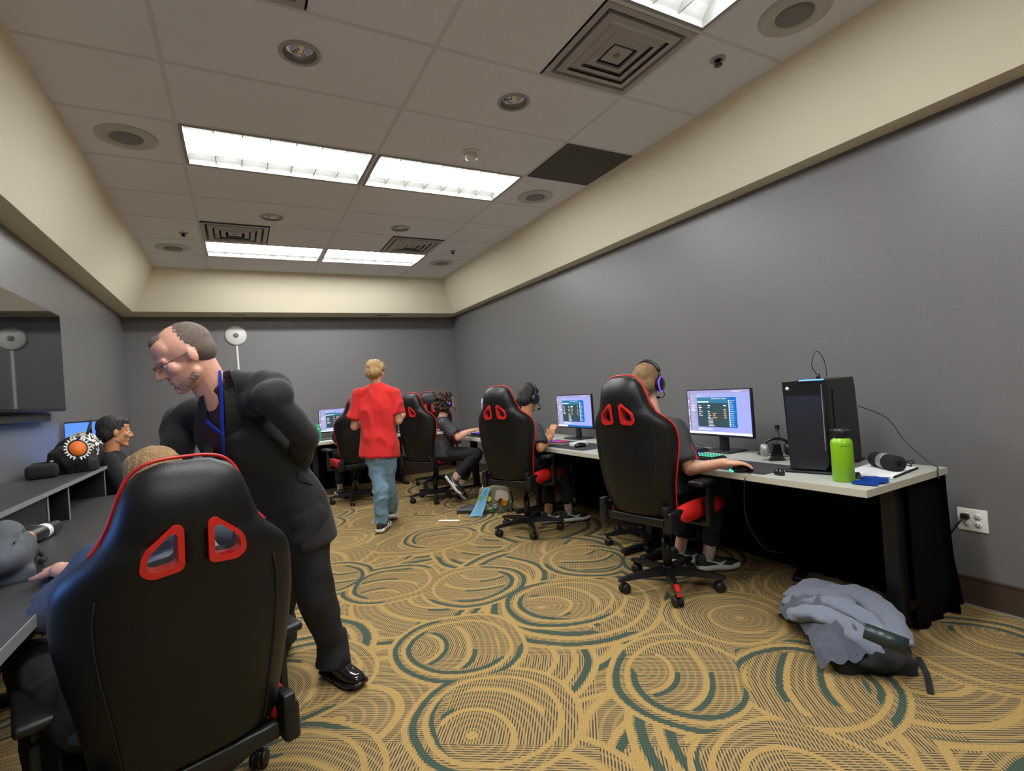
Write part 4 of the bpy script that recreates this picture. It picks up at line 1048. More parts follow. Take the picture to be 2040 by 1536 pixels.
# sticker-covered tote with pale blue mask-like cloth
g0 = atZ(985, 1020, 0)
t = thing('tote_bag', 'sticker-covered tote bag on the carpet behind the second chair', 'bag', (g0.x+.03, g0.y+.02, 0), radians(-30))
m = MB(); m.loops([[Vector((sx*wx, sy*wy, z)) for sx, sy in ((-1, -1), (1, -1), (1, 1), (-1, 1))] for wx, wy, z in ((.17, .08, .0), (.185, .09, .1), (.16, .06, .22), (.12, .035, .27))], smooth=False)
blob(m, 'body', mat('olive_print_canvas', srgb(112, 108, 82), .8, bump=.3, var=.3, vscale=12), t, .010, 4, folds=.008)
MB().tube(catmull([(-.12, -.03, .24), (-.1, -.05, .34), (-.03, -.05, .36), (.02, -.03, .26)]), .009).build('handle', M_white, t)
MB().prism(rpoly([(-.0, .13), (.15, .12), (.14, .22), (.02, .24)], .03), 0, .004, Matrix.Translation((0, -.088, 0)) @ Matrix.Rotation(pi/2, 4, 'X')).build('pale_flap', mat('pale_cloth', srgb(205, 195, 180), .8, bump=.1), t)
for (x, z, r, c) in ((-.06, .15, .028, (228, 214, 60)), (-.09, .08, .026, (176, 174, 165)), (.0, .07, .027, (140, 158, 150)), (-.04, .03, .02, (60, 120, 80)), (.1, .1, .035, (190, 130, 30)), (.06, .13, .025, (120, 50, 50)), (-.15, .17, .022, (120, 190, 70)), (.12, .05, .024, (60, 90, 70))):
    MB().lathe([(r, 0), (r, -.003), (r*.45, -.0045), (r*.42, -.0035), (.001, -.0035)], (x, -.092, z), axis='Y', n=22).build('sticker', mat('sticker_%d_%d' % (c[0], c[1]), srgb(*c), .5, bump=.02), t)
MB().box(-.11, -.03, -.094, -.092, .045, .065, Matrix.Rotation(.0, 4, 'Z')).build('sticker', mat('sticker_cream', srgb(206, 196, 140), .5, bump=.02), t)
o = MB(); n = 16; rows = []
for k in range(n+1):
    q = k/n; c = Vector((-.07-.13*q, -.085-.12*q*q, .26*(1-q)**1.1+.006)); wv = Vector((.032+.035*q, -.01, 0))
    rows.append([c-wv+Vector((0, 0, 0)), c-wv*.4+Vector((0, -.012*sin(q*9), .004)), c+wv*.4+Vector((0, .01*sin(q*7), .004)), c+wv])
V = [[o.bm.verts.new(p) for p in r] for r in rows]
for a, b_ in zip(V, V[1:]):
    for j in range(3): f = o.bm.faces.new((a[j], a[j+1], b_[j+1], b_[j])); f.smooth = True
bmesh.ops.solidify(o.bm, geom=o.bm.faces[:], thickness=.003)
oo = o.build('blue_cloth', mat('pale_blue_cloth', srgb(140, 200, 226), .8, bump=.15), loc=t.location.copy(), rotz=radians(-30), label='pale blue cloth strip trailing from the sticker-covered bag', category='cloth')
g1 = atZ(935, 1018, 0.02)
t = thing('pouch', 'flat black zip pouch on the carpet left of the blue cloth', 'pouch', (g1.x+.02, g1.y+.03, 0), radians(-38))
MB().box(-.13, .1, -.07, .07, 0, .045, bev=.018).build('body', mat('dark_grey_nylon', srgb(70, 74, 80), .7), t)
MB().tube([(-.12, -.072, .03), (.09, -.072, .03)], .003, 6).build('zipper', M_blackp, t)
MB().tube(catmull([(-.1, 0, .045), (0, .03, .07), (.08, 0, .045)]), .006).build('handle', mat('dark_violet', srgb(44, 36, 80), .6), t)
g2 = atZ(895, 1037, 0)
MB().box(-.11, .11, -.02, .02, .001, .0025).build('napkin', M_paper, loc=(g2.x, g2.y, 0), rotz=radians(-42), label='small strip of white paper on the carpet near the bag', category='paper')

t = thing('side_table', 'small dark table along the left wall holding the blue-screened monitor', 'table', (WL+.02, 5.06, 0))
MB().box(0, .6, 0, .8, .71, .74).build('tabletop', M_dgrey, t)
for x, y in ((.03, .03), (.57, .03), (.03, .77), (.57, .77)): MB().box(x-.02, x+.02, y-.02, y+.02, 0, .71).build('leg', M_blackp, t)
# ------------------------------------------------------------------ people
Z = Vector((0, 0, 1))
def V3(*a): return Vector(a)
def head_geo(mb, M, s=1.0):
    def e(c, r): mb.ell(c, r, M @ Matrix.Diagonal((s, s, s, 1)), n=24, m=14)
    def c_(a, ra, b_, rb): mb.cap((M @ (Vector(a)*s)), ra*s, (M @ (Vector(b_)*s)), rb*s, 12)
    e((0, -.012, .035), (.074, .096, .085)); e((0, .028, -.03), (.057, .062, .075)); e((0, .045, .05), (.058, .044, .05))
    for k in (-1, 1):
        c_((k*.043, .008, -.056), .015, (k*.015, .066, -.092), .018)
        e((k*.038, .062, -.015), (.024, .022, .024)); e((k*.077, -.006, -.003), (.008, .017, .027))
        c_((k*.04, .074, .022), .011, (k*.012, .086, .024), .010)
    e((0, .076, -.09), (.024, .018, .018))
    c_((0, .088, .018), .009, (0, .112, -.022), .0115); c_((-.010, .1, -.027), .0085, (.010, .1, -.027), .0085)
    c_((-.02, .080, -.052), .007, (0, .088, -.052), .008); c_((.02, .080, -.052), .007, (0, .088, -.052), .008)
    c_((-.017, .079, -.066), .008, (.017, .079, -.066), .008)
def face_parts(M, par, s=1.0, lids=True):
    mb = MB()
    for k in (-1, 1): mb.ell((k*.030, .0745, .006), (.0125, .0125, .0115), M, 16, 10)
    ew = mb.build('eyes', M_eye, par)
    mb = MB()
    for k in (-1, 1): mb.ell((k*.030, .0835, .005), (.0058, .0052, .0058), M, 14, 8)
    mb.build('iris', M_iris, ew)
    mb = MB(); mb.cap(M @ V3(-.019, .0855, -.0585), .0032, M @ V3(0, .0925, -.058), .0042, 8); mb.cap(M @ V3(.019, .0855, -.0585), .0032, M @ V3(0, .0925, -.058), .0042, 8)
    mb.build('mouth', M_lip, par)
def hand_geo(mb, W, d, n, side=1, curl=.6, s=1.0, spread=.0):
    d = d.normalized(); n = (n-d*n.dot(d)).normalized(); t = d.cross(n)*side   # t: towards the thumb
    R = rotM(W, t, d, n)
    mb.ell((0, .045*s, 0), (.04*s, .05*s, .016*s), R, 18, 10)
    mb.ell((0, .012*s, 0), (.029*s, .03*s, .019*s), R, 16, 10)
    for k, (o, L) in enumerate(((.030, .066), (.0105, .076), (-.010, .071), (-.029, .056))):
        p = R @ V3(o*s, .083*s, 0); a = curl*.45; yaw = -(o*4)*(-1)*(.6+spread)
        for q, fr in enumerate((.44, .32, .24)):
            v = (d*cos(a)+n*sin(a)); v = (v+t*sin(yaw)*.35).normalized(); e = p+v*L*fr*s
            mb.cap(p, (.0088-.0007*q)*s, e, (.0083-.0008*q)*s, 10); p = e; a += curl*.75
    p = R @ V3(.026*s, .018*s, .004*s); v = (t*.75+d*.62+n*.25).normalized(); e = p+v*.042*s; mb.cap(p, .0145*s, e, .0105*s, 10)
    v = (t*.35+d*.85+n*.4*curl).normalized(); mb.cap(e, .0103*s, e+v*.032*s, .0085*s, 10)
def spine(mb, S):
    """S: list of (centre, side vector, halfwidth, halfdepth)"""
    rings = []; m = len(S)
    for i, (c, sv, a, b_) in enumerate(S):
        ax = (S[min(i+1, m-1)][0]-S[max(i-1, 0)][0]).normalized(); sv = (sv-ax*sv.dot(ax)).normalized(); fv = ax.cross(sv)
        rings.append([c+sv*a*(abs(cos(t))**.8)*(1 if cos(t) > 0 else -1)+fv*b_*(abs(sin(t))**.9)*(1 if sin(t) > 0 else -1) for t in [2*pi*j/28 for j in range(28)]])
    mb.loops(rings)
def shoe(par, ank, d, pitch=0, style='sneaker', s=1.0, swoosh=0, name='shoe'):
    d = Vector(d); d.z = 0; d.normalize(); side = d.cross(Z)
    base = Matrix.Translation(ank) @ rotM(V3(0, 0, 0), side, d, Z) @ Matrix.Rotation(pitch, 4, 'X') @ Matrix.Translation((0, 0, -.085))
    prof = [(-.075, .028, .0, .062), (-.06, .034, .0, .085), (-.02, .035, .0, .092), (.03, .036, .0, .082), (.08, .042, .0, .06), (.13, .045, .0, .048), (.17, .040, .002, .040), (.195, .026, .006, .03)]
    up = MB(); rings = []
    for y, ww, z0, z1 in prof:
        rings.append([base @ (V3(ww*(1 if cos(t) > 0 else -1)*abs(cos(t))**.7*(1 if sin(t) < 0 else .86), y, (z0+z1)/2+.012+(z1-z0)/2*sin(t)))*1 for t in [2*pi*j/18 for j in range(18)]])
    up.loops(rings)
    sh = up.build(name, M_dress if style == 'dress' else M_shoe, par)
    so = MB(); rings = []
    th = .012 if style == 'dress' else .03
    for y, ww, z0, z1 in prof:
        w2 = ww+.006; zz = z0 if y < .17 else z0+.004
        wave = .004*sin(y*90) if style != 'dress' else 0
        rings.append([base @ V3(x, y*1.03, z) for x, z in ((-w2, zz), (w2, zz), (w2, zz+th+wave), (-w2, zz+th+wave))])
    so.loops(rings); so.build('sole', M_dress if style == 'dress' else M_sole, sh)
    if swoosh:
        for sd in (-1, 1):
            q = MB(); pts = [(.10, .062), (.075, .035), (.06, .034), (-.03, .075), (.055, .05), (.07, .052)]
            q.loops([[base @ V3(sd*(.0425 if False else .044), y, z) for y, z in pts], [base @ V3(sd*.047, y, z) for y, z in pts]], smooth=False)
            q.build('emblem', M_white, sh, label='white curved tick mark')
    return sh
def finish(t, base):
    T_ = Matrix.Translation(-Vector(base))
    def rec(o):
        for c in ALLOBJ(o):
            c.data.transform(T_); rec(c)
    rec(t)
def hair_blob(par, M, ells, m, vox=.005, fine=.004, fs=70, folds=.0):
    mb = MB()
    for c, r in ells: mb.ell(c, r, M, 20, 12)
    return blob(mb, 'hair', m, par, vox, 2, fine=fine, finescale=fs, folds=folds, fscale=20, stretch=(1, 1, 1))
def limb(mb, a, ra, b_, rb, c, rc): mb.cap(a, ra, b_, rb); mb.cap(b_, rb, c, rc)
def headset(label, M, cupglow=None, boom=True, dot=False):
    """worn headset in head space: band over the top, two cups"""
    base = M.to_translation(); t = thing('headset', label, 'headset', base)
    mb = MB(); mb.tube([M @ V3(.092*cos(a), -.01, .02+.118*sin(a)) for a in [pi*(k)/16 for k in range(17)]], .009, 8)
    mb.tube([M @ V3(.096*cos(a), -.01, .025+.124*sin(a)) for a in [pi*(k+3)/22 for k in range(17)]], .011, 8)
    mb.build('headband', M_blackp, t)
    for s in (-1, 1):
        c = MB(); c.lathe([(.02, s*.068), (.042, s*.072), (.046, s*.082), (.046, s*.098), (.038, s*.108), (.001, s*.110)], (0, -.006, -.004), axis='X', n=24, M=M); cu = c.build('ear_cup', M_blackp, t)
        if cupglow:
            g = MB(); g.lathe([(.012, s*.109), (.012, s*.1115), (.001, s*.112)] if dot else [(.0455, s*.094), (.0475, s*.096), (.0475, s*.1), (.0455, s*.102)], (0, -.006, -.004), axis='X', n=28, M=M); g.build('light_ring', cupglow, cu)
    if boom:
        b = MB(); b.tube(catmull([M @ V3(.092, .02, -.03), M @ V3(.09, .07, -.06), M @ V3(.06, .11, -.075), M @ V3(.035, .12, -.07)]), .003, 6); b.ell((.03, .12, -.07), (.014, .01, .01), M, 12, 8); b.build('microphone', M_blackp, t)
    finish(t, base); return t
Gviol = emi('headset_violet', (.22, .08, .95), 1.1)

# ---- the man in the dark suit, bending over the foreground player
def man():
    base = V3(.28, 2.5, 0); t = thing('person', 'man in dark suit with blue lanyard bending down behind the foreground chair', 'person', base)
    hd = atD(372, 712, 1.87); hf = V3(-.86, -.2, -.48).normalized(); M = frame(hd, hf)
    nk = atD(434, 772, 1.96); sL = atD(551, 784, 1.93); sR = atD(360, 838, 2.15)
    ch = (sL+sR)/2+V3(.03, .05, -.10); hip = atD(572, 1000, 2.25)
    eL = atD(608, 868, 2.04); wL = atD(585, 962, 2.33); eR = atD(348, 935, 2.05); wR = atD(355, 1015, 1.92)
    hL = atD(603, 1030, 2.20); hR = atD(548, 1030, 2.36); kL = atD(628, 1185, 2.24); aL = atD(664, 1308, 2.36); kR = atD(560, 1180, 2.42); aR = atD(560, 1285, 2.62)
    aL.z = .10; aR.z = .10
    b = MB(); head_geo(b, M, 1.02); b.cap(nk+V3(0, .02, -.05), .063, hd+V3(.035, .02, -.03), .062)
    b.cap(nk+V3(0, .02, -.06), .055, ch, .07); b.cap(ch, .07, hip, .08); b.cap(sL, .028, sR, .028)
    limb(b, sL, .035, eL, .034, wL, .027); limb(b, sR, .035, eR, .038, wR, .027)
    hand_geo(b, wL, V3(-.7, .1, -.7), V3(.2, .95, 0), 1, .9); hand_geo(b, wR, V3(-.1, -.6, -.8), V3(0, .3, -.9), -1, .7)
    for h, k, a in ((hL, kL, aL), (hR, kR, aR)): limb(b, h, .07, k, .05, a, .035)
    blob(b, 'body', M_skin2, t, .0052, 3); face_parts(M, t)
    # short greying hair, receding
    h = MB(); 
    for c, r in (((0, -.026, .042), (.0765, .087, .081)), ((0, -.046, .012), (.0745, .062, .066)), ((0, .045, .086), (.036, .036, .026))): h.ell(c, r, M, 24, 14)
    blob(h, 'hair', M_greyh, t, .0045, 2, fine=.0018, finescale=150)
    h = MB(); h.ell((0, .068, -.084), (.030, .026, .024), M, 18, 12)
    for s in (-1, 1): h.cap(M @ V3(s*.045, .02, -.066), .017, M @ V3(s*.02, .066, -.088), .019)
    h.cap(M @ V3(-.02, .088, -.043), .0055, M @ V3(.02, .088, -.043), .0055)
    blob(h, 'beard', mat('grey_beard', srgb(150, 120, 104), .8, bump=.9, bscale=140, var=.2, vscale=60), t, .004, 2, fine=.0012, finescale=200)
    g = MB()
    for s in (-1, 1):
        g.tube([M @ V3(s*.034+.022*cos(a), .103, .004+.015*sin(a)) for a in [2*pi*k/18 for k in range(18)]], .0012, 6, closed=True)
        g.tube([M @ V3(s*.056, .102, .008), M @ V3(s*.074, .09, .01), M @ V3(s*.082, .0, .012)], .0014, 6)
    g.tube([M @ V3(-.012, .104, .008), M @ V3(0, .107, .010), M @ V3(.012, .104, .008)], .0012, 6); gl = g.build('glasses', M_blackp, t)
    # shirt core seen in the open front
    sd = (sL-sR).normalized(); sh = MB()
    spine(sh, [(hip+V3(0, 0, -.04), sd, .14, .10), (hip.lerp(ch, .4), sd, .125, .095), (ch+V3(-.03, -.02, 0), sd, .115, .10), (ch.lerp(nk, .6)+V3(-.01, -.01, 0), sd, .085, .075), (nk, sd, .060, .058), (nk+V3(-.015, -.01, .02), sd, .058, .055)])
    blob(sh, 'shirt', M_maroon, t, .009, 3, folds=.004)
    # jacket, open at the front
    j = MB(); hem = atD(590, 1085, 2.26)
    spine(j, [(hem, sd, .185, .135), (hip+V3(.0, 0, .0), sd, .178, .13), (hip.lerp(ch, .35), sd, .165, .12), (hip.lerp(ch, .75), sd, .178, .125), (ch+V3(0, 0, .02), sd, .175, .12), ((sL+sR)/2+V3(.03, .03, -.02), sd, .155, .085), (nk+V3(.045, .04, -.01), sd, .075, .062)])
    j.cap(sL+V3(-.03, 0, -.01), .055, eL, .048); j.cap(eL, .048, wL, .038); j.cap(sR, .066, eR, .055); j.cap(eR, .055, wR, .042)
    j.cap(sL.lerp(sR, .3)+V3(0, .04, .0), .06, sL+V3(0, .01, -.005), .058); j.cap(sR.lerp(sL, .22)+V3(0, .02, .01), .062, sR, .062)
    j.ell(atD(500, 792, 2.06), (.115, .09, .085)); j.cap(atD(452, 764, 2.02), .05, atD(545, 775, 2.0), .066)
    me = remesh(j, 'jacket_tmp', .009, 14)
    # cut the front opening: remove the faces of the wedge in front of the chest
    fv = sd.cross((ch-hip).normalized()); 
    if fv.dot(V3(-.3, -1, 0)) < 0: fv = -fv
    bm = bmesh.new(); bm.from_mesh(me); kill = []
    ax = (nk-hem); L_ = ax.length; ax.normalize()
    POLY = [(400, 775), (432, 728), (440, 732), (446, 790), (449, 850), (452, 920), (478, 985), (525, 1050), (600, 1078), (600, 1130), (440, 1130), (430, 1000), (424, 920), (412, 850)]
    def topx(P): d = P-CAMP; z = d.dot(FW); return 1020+F_PX*d.dot(RT)/z, 768-F_PX*d.dot(UP)/z
    def inpoly(x, y):
        c_ = False
        for (x0, y0), (x1, y1) in zip(POLY, POLY[1:]+POLY[:1]):
            if (y0 > y) != (y1 > y) and x < (x1-x0)*(y-y0)/(y1-y0)+x0: c_ = not c_
        return c_
    for f in bm.faces:
        c = f.calc_center_median(); u = (c-hem).dot(ax)/L_; sp_c = hem.lerp(nk, max(0, min(1, u)))
        if (c-sp_c).dot(fv) > .02 and inpoly(*topx(c)): kill.append(f)
    bmesh.ops.delete(bm, geom=kill, context='FACES')
    for v in bm.verts:
        q = Vector((v.co.x, v.co.y, v.co.z*.5))*7; a = noise.noise(q); v.co += v.normal*(.007*(1-abs(a)*3.2) if abs(a) < .31 else 0)+v.normal*.006*noise.noise(q*.5)
    bmesh.ops.solidify(bm, geom=bm.faces[:], thickness=-.004)
    bm.to_mesh(me); bm.free(); me.name = 'jacket'; me.materials.append(M_suit)
    for p in me.polygons: p.use_smooth = True
    jk = link('suit_jacket', me, t)
    # lapels, pocket flap
    def fp(u, x, out): # point on the front surface
        return hem.lerp(nk, u)+sd*x+fv*out
    # lanyard
    ln_ = MB()
    from mathutils.bvhtree import BVHTree
    bvs = [BVHTree.FromPolygons([v.co for v in o_.data.vertices], [list(q.vertices) for q in o_.data.polygons]) for o_ in ALLOBJ(t) if o_.name.startswith(('shirt', 'body', 'suit_jacket'))]
    def onbody(x, y, guess):
        best = None
        for bv in bvs:
            h_ = bv.ray_cast(CAMP, ray(x, y).normalized())
            if h_[0] is not None and (best is None or h_[3] < best[3]): best = h_
        return best[0]-ray(x, y).normalized()*.008 if best else atD(x, y, guess)
    for pts in ([(437, 738), (440, 770), (442, 810), (443, 850), (445, 890), (447, 930)], [(412, 836), (422, 848), (432, 856), (441, 864)]):
        P = catmull([onbody(x, y, 1.85) for x, y in pts], 5)
        ln_.loops([[p-sd*.009, p+sd*.009, p+sd*.009+fv*.003, p-sd*.009+fv*.003] for p in P], smooth=False)
    ly = ln_.build('lanyard', M_lanyard, t)
    for nm, Lp, Rp in (('lapel', [(444, 742), (447, 790), (450, 850), (453, 915)], [(456, 738), (472, 782), (480, 842), (458, 918)]), ('lapel', [(396, 792), (396, 840), (404, 890), (420, 940)], [(404, 788), (414, 842), (422, 890), (428, 940)])):
        A_ = catmull([onbody(x, y, 1.9) for x, y in Lp], 4); B_ = catmull([onbody(x, y, 1.9) for x, y in Rp], 4); lp = MB()
        lp.loops([[a_, b__, b__-fv*.004, a_-fv*.004] for a_, b__ in zip(A_, B_)], smooth=False); lp.build(nm, M_suit, jk)
    fl_ = MB(); q_ = [onbody(x, y, 2.0) for x, y in ((592, 938), (624, 948), (622, 966), (594, 956))]; fl_.loops([q_, [v_-fv*.004 for v_ in q_]], smooth=False); fl_.build('pocket_flap', M_suit, jk)
    bd = MB(); Mb = rotM(onbody(449, 948, 1.9)+fv*.004, sd, -fv, ax); bd.box(-.028, .028, -.003, .003, -.05, .03, Mb); bd.build('badge', mat('badge_card', srgb(110, 70, 90), .3, bump=.02), t)
    # trousers
    tr = MB(); tr.ell(hip+V3(0, 0, -.03), (.155, .115, .12))
    for h_, k, a in ((hL, kL, aL), (hR, kR, aR)):
        tr.cap(h_, .098, k, .072); tr.cap(k, .072, a+V3(0, 0, .05), .062); tr.cyl(a+V3(0, 0, .12), .066, a+V3(.0, -.01, -.035), .078)
    blob(tr, 'trousers', M_blackpant, t, .010, 4, folds=.011, fscale=7, stretch=(1, 1, .6))
    shoe(t, aL, (.45, -.9, 0), 0, 'dress', 1.1); shoe(t, aR, (-.3, -.95, 0), 0, 'dress', 1.1)
    finish(t, base)
man()

# ---- boy in the red T-shirt walking away
def redguy():
    base = V3(1.12, 4.9, 0); t = thing('person', 'blond person in a red T-shirt and blue jeans walking away in the middle', 'person', base)
    D0 = 4.82; F = V3(.34, .94, 0).normalized()
    hd = atD(748, 743, D0); M = frame(hd, V3(.62, .78, -.1))
    nk = atD(750, 766, D0); sL = atD(716, 786, D0); sR = atD(785, 784, D0); ch = (sL+sR)/2+V3(0, 0, -.14); hip = atD(757, 898, D0)
    eL = atD(706, 850, D0+.02); wL = atD(728, 840, D0+.24); eR = atD(794, 838, D0); wR = atD(803, 826, D0+.22)
    hL = atD(748, 905, D0); hR = atD(771, 905, D0); kL = atD(759, 975, D0-.03); aL = atD(760, 1046, D0+.03); kR = atD(774, 968, D0+.1); aR = atD(781, 1018, D0+.42)
    aL.z = .10; aR.z = .12
    b = MB(); head_geo(b, M, .96); b.cap(nk+V3(0, 0, -.04), .05, hd+V3(-.01, -.01, -.04), .05)
    b.cap(nk+V3(0, 0, -.07), .055, hip, .07); b.cap(sL, .04, sR, .04)
    limb(b, sL, .045, eL, .037, wL, .026); limb(b, sR, .045, eR, .037, wR, .026)
    hand_geo(b, wL, F+V3(0, 0, .3), V3(.8, -.2, -.3), -1, .8, .95); hand_geo(b, wR, F+V3(-.2, 0, .35), V3(-.8, .1, -.3), 1, .9, .95)
    for h, k, a in ((hL, kL, aL), (hR, kR, aR)): limb(b, h, .06, k, .045, a, .034)
    blob(b, 'body', M_skin, t, .006, 3); face_parts(M, t)
    hair_blob(t, M, [((0, -.018, .046), (.082, .098, .084)), ((0, -.055, .005), (.076, .062, .07)), ((.0, .05, .085), (.064, .05, .035)), ((-.045, .04, .09), (.05, .05, .03)), ((-.075, -.01, .045), (.02, .05, .045)), ((.072, .0, .045), (.018, .045, .04))], M_blond, .005, .008, 42)
    sd = (sR-sL).normalized(); s = MB()
    spine(s, [(hip+V3(-.01, 0, -.05), sd, .178, .145), (hip+V3(0, 0, .08), sd, .168, .128), (hip.lerp(ch, .55), sd, .155, .108), (ch, sd, .165, .11), (ch+V3(0, 0, .1), sd, .15, .085), (nk+V3(0, 0, -.02), sd, .07, .06), (nk+V3(0, 0, -.0), sd, .058, .052)])
    for a, e in ((sL, eL), (sR, eR)): 
        s.cap(a.lerp(nk, .5)+V3(0, 0, -.02), .055, a, .056); s.cyl(a+V3(0, 0, .0), .056, a.lerp(e, .74), .068)
        s.ell(a, (.057, .057, .055))
    blob(s, 'tshirt', M_redshirt, t, .009, 3, folds=.015, fscale=9, stretch=(1, 1, .35))
    j = MB(); j.ell(hip+V3(0, 0, -.05), (.14, .112, .11))
    for h_, k, a in ((hL, kL, aL), (hR, kR, aR)):
        j.cap(h_+V3(0, 0, -.03), .085, k, .068); j.cap(k, .068, a.lerp(k, .25), .058); j.cyl(a.lerp(k, .4), .064, a+(k-a).normalized()*.0, .064)
    blob(j, 'jeans', M_jean, t, .009, 3, folds=.012, fscale=10, stretch=(1, 1, .9))
    for a in (aL, aR):
        m = MB(); m.cyl(a+V3(0, 0, .03), .040, a+V3(0, 0, -.03), .036); m.build('sock', M_sock, t)
    shoe(t, aL, (.5, .86, 0), 0, 'sneaker', swoosh=1); shoe(t, aR, F, -.35, 'sneaker', swoosh=1)
    finish(t, base)
redguy()

def seated(label, base, hip, F, hd, hf, nk, sL, sR, eL, wL, eR, wR, kL, aL, kR, aR, skin, hair, hairm, shirt, pants, sleeves='short', hands=None, hairkw=None, socks=True, stripe=None, footd=None, sw=1, pitch=0, legs=True, hsc=.98):
    t = thing('person', label, 'person', base); M = frame(hd, hf); sd = (sR-sL).normalized(); ch = (sL+sR)/2+V3(0, 0, -.13)
    b = MB(); head_geo(b, M, hsc); b.cap(nk+V3(0, 0, -.05), .052, hd-M.to_3x3() @ V3(0, .012, .045), .052); b.cap(nk+V3(0, 0, -.05), .06, hip+V3(0, 0, .05), .09); b.cap(sL, .04, sR, .04)
    limb(b, sL, .044, eL, .038, wL, .026); limb(b, sR, .044, eR, .038, wR, .026)
    hd_ = hands or {}
    l = hd_.get('L', ((wL-eL), V3(0, 0, -1), .5)); r = hd_.get('R', ((wR-eR), V3(0, 0, -1), .5))
    hand_geo(b, wL, Vector(l[0]), Vector(l[1]), 1 if False else -1, l[2], .98); hand_geo(b, wR, Vector(r[0]), Vector(r[1]), 1, r[2], .98)
    side = V3(F.y, -F.x, 0)
    hL, hR = hip-side*.085, hip+side*.085
    for h, k, a in ((hL, kL, aL), (hR, kR, aR)): limb(b, h, .065, k, .048, a, .034)
    blob(b, 'body', skin, t, .0055, 3); face_parts(M, t)
    hk = hairkw or {}
    hair_blob(t, M, hair, hairm, **hk)
    s = MB()
    spine(s, [(hip+V3(0, 0, -.03), sd, .16, .125), (hip+V3(0, 0, .1), sd, .15, .115), (hip.lerp(ch, .6), sd, .15, .11), (ch, sd, .16, .11), (ch+V3(0, 0, .09), sd, .145, .085), (nk+V3(0, 0, -.03), sd, .07, .06), (nk+V3(0, 0, -.005), sd, .055, .05)])
    for a, e, wv in ((sL, eL, wL), (sR, eR, wR)):
        s.cap(a.lerp(nk, .5)+V3(0, 0, -.025), .052, a, .055)
        if sleeves == 'short': s.cyl(a, .06, a.lerp(e, .78), .07); s.ell(a, (.058, .058, .058))
        else: s.cap(a, .06, e, .053); s.cap(e, .053, e.lerp(wv, .85), .04)
    blob(s, 'shirt', shirt, t, .009, 3, folds=.008, fscale=8, stretch=(1, 1, .4))
    j = MB(); j.ell(hip+V3(0, 0, -.0), (.15, .15, .11))
    for h_, k, a in ((hL, kL, aL), (hR, kR, aR)): j.cap(h_, .082, k, .064); j.cap(k, .062, a.lerp(k, .35), .05); j.cyl(a.lerp(k, .45), .055, a.lerp(k, .16), .05)
    blob(j, 'trousers', pants, t, .009, 3, folds=.007, fscale=9, stretch=(1, 1, 1))
    for a, k in ((aL, kL), (aR, kR)):
        m = MB(); m.cyl(a.lerp(k, .48), .040, a+V3(0, 0, -.03), .036); m.build('sock', M_sock, t)
        shoe(t, a, footd or F, pitch, 'sneaker', swoosh=sw)
    return t, M, sd, ch

# ---- nearest player
def P1():
    F = V3(cos(radians(12)), sin(radians(12)), 0); base = V3(2.25, 2.34, 0)
    hd = atD(1288, 766, 3.22); hf = V3(.88, .42, -.16); nk = atD(1303, 826, 3.18)
    sR = atD(1345, 855, 3.02); sL = atD(1282, 848, 3.38); eR = atD(1375, 935, 2.93); wR = atZ(1443, 922, .800)
    eL = sL+V3(.22, .05, -.24); wL = V3(2.50, 2.50, .79); hip = V3(2.26, 2.37, .61)
    kR = V3(2.70, 2.28, .60); aR = V3(2.62, 2.36, .10); kL = V3(2.70, 2.52, .6); aL = V3(2.52, 2.50, .13)
    t, M, sd, ch = seated('player in charcoal jersey with purple-lit headset at the nearest desk, hand on mouse', base, hip, F, hd, hf, nk, sL, sR, eL, wL, eR, wR, kL, aL, kR, aR, M_skin,
           [((0, -.02, .045), (.082, .102, .09)), ((0, -.055, -.005), (.078, .062, .085)), ((0, -.07, -.055), (.05, .035, .05)), ((0, .05, .08), (.062, .05, .04))], M_dblond, M_jersey, M_blackpant,
           hands={'R': (V3(.75, -.55, -.06), V3(.05, 0, -1), .42), 'L': (V3(.8, .1, -.1), V3(0, 0, -1), .5)}, hairkw=dict(fine=.006, fs=55), footd=V3(.85, -.45, 0))
    st = MB(); st.tube(catmull([sR+V3(.0, -.02, .055), sR.lerp(eR, .35)+V3(0, -.066, 0), sR.lerp(eR, .74)+V3(.01, -.072, -.0)]), .012, 8); st.build('sleeve_stripe', M_jersred, t)
    wb = MB(); Wd = (wR-eR).normalized(); 
    finish(t, base)
    headset('black headset with purple glowing ring on the nearest player', M, Gviol)
P1()
def P2():
    F = V3(cos(radians(25)), sin(radians(25)), 0); base = V3(2.2, 3.95, 0)
    hd = atD(1053, 795, 4.62); hf = V3(.9, .3, -.25); nk = atD(1047, 833, 4.58); sR = atD(1068, 856, 4.42); sL = atD(1040, 852, 4.8)
    eR = atD(1077, 893, 4.33); wR = atD(1096, 872, 4.48); eL = sL+V3(.2, .05, -.24); wL = V3(2.47, 4.1, .79); hip = V3(2.24, 4.0, .60)
    kR = V3(2.64, 4.0, .58); aR = V3(2.62, 3.95, .10); kL = V3(2.6, 4.2, .58); aL = V3(2.46, 4.05, .1)
    t, M, sd, ch = seated('dark-haired player with black headset at the middle desk', base, hip, F, hd, hf, nk, sL, sR, eL, wL, eR, wR, kL, aL, kR, aR, M_skin3,
        [((0, -.02, .045), (.082, .100, .088)), ((0, -.052, .0), (.077, .062, .078)), ((0, .05, .08), (.06, .05, .04))], M_black_h, M_jersey, M_blackpant,
        hands={'R': (V3(.3, -.1, .9), V3(.8, .2, .2), .9), 'L': (V3(.9, 0, -.2), V3(0, 0, -1), .5)}, footd=V3(.9, -.3, 0))
    finish(t, base); headset('glossy black headset with microphone on the dark-haired player', M, None)
P2()
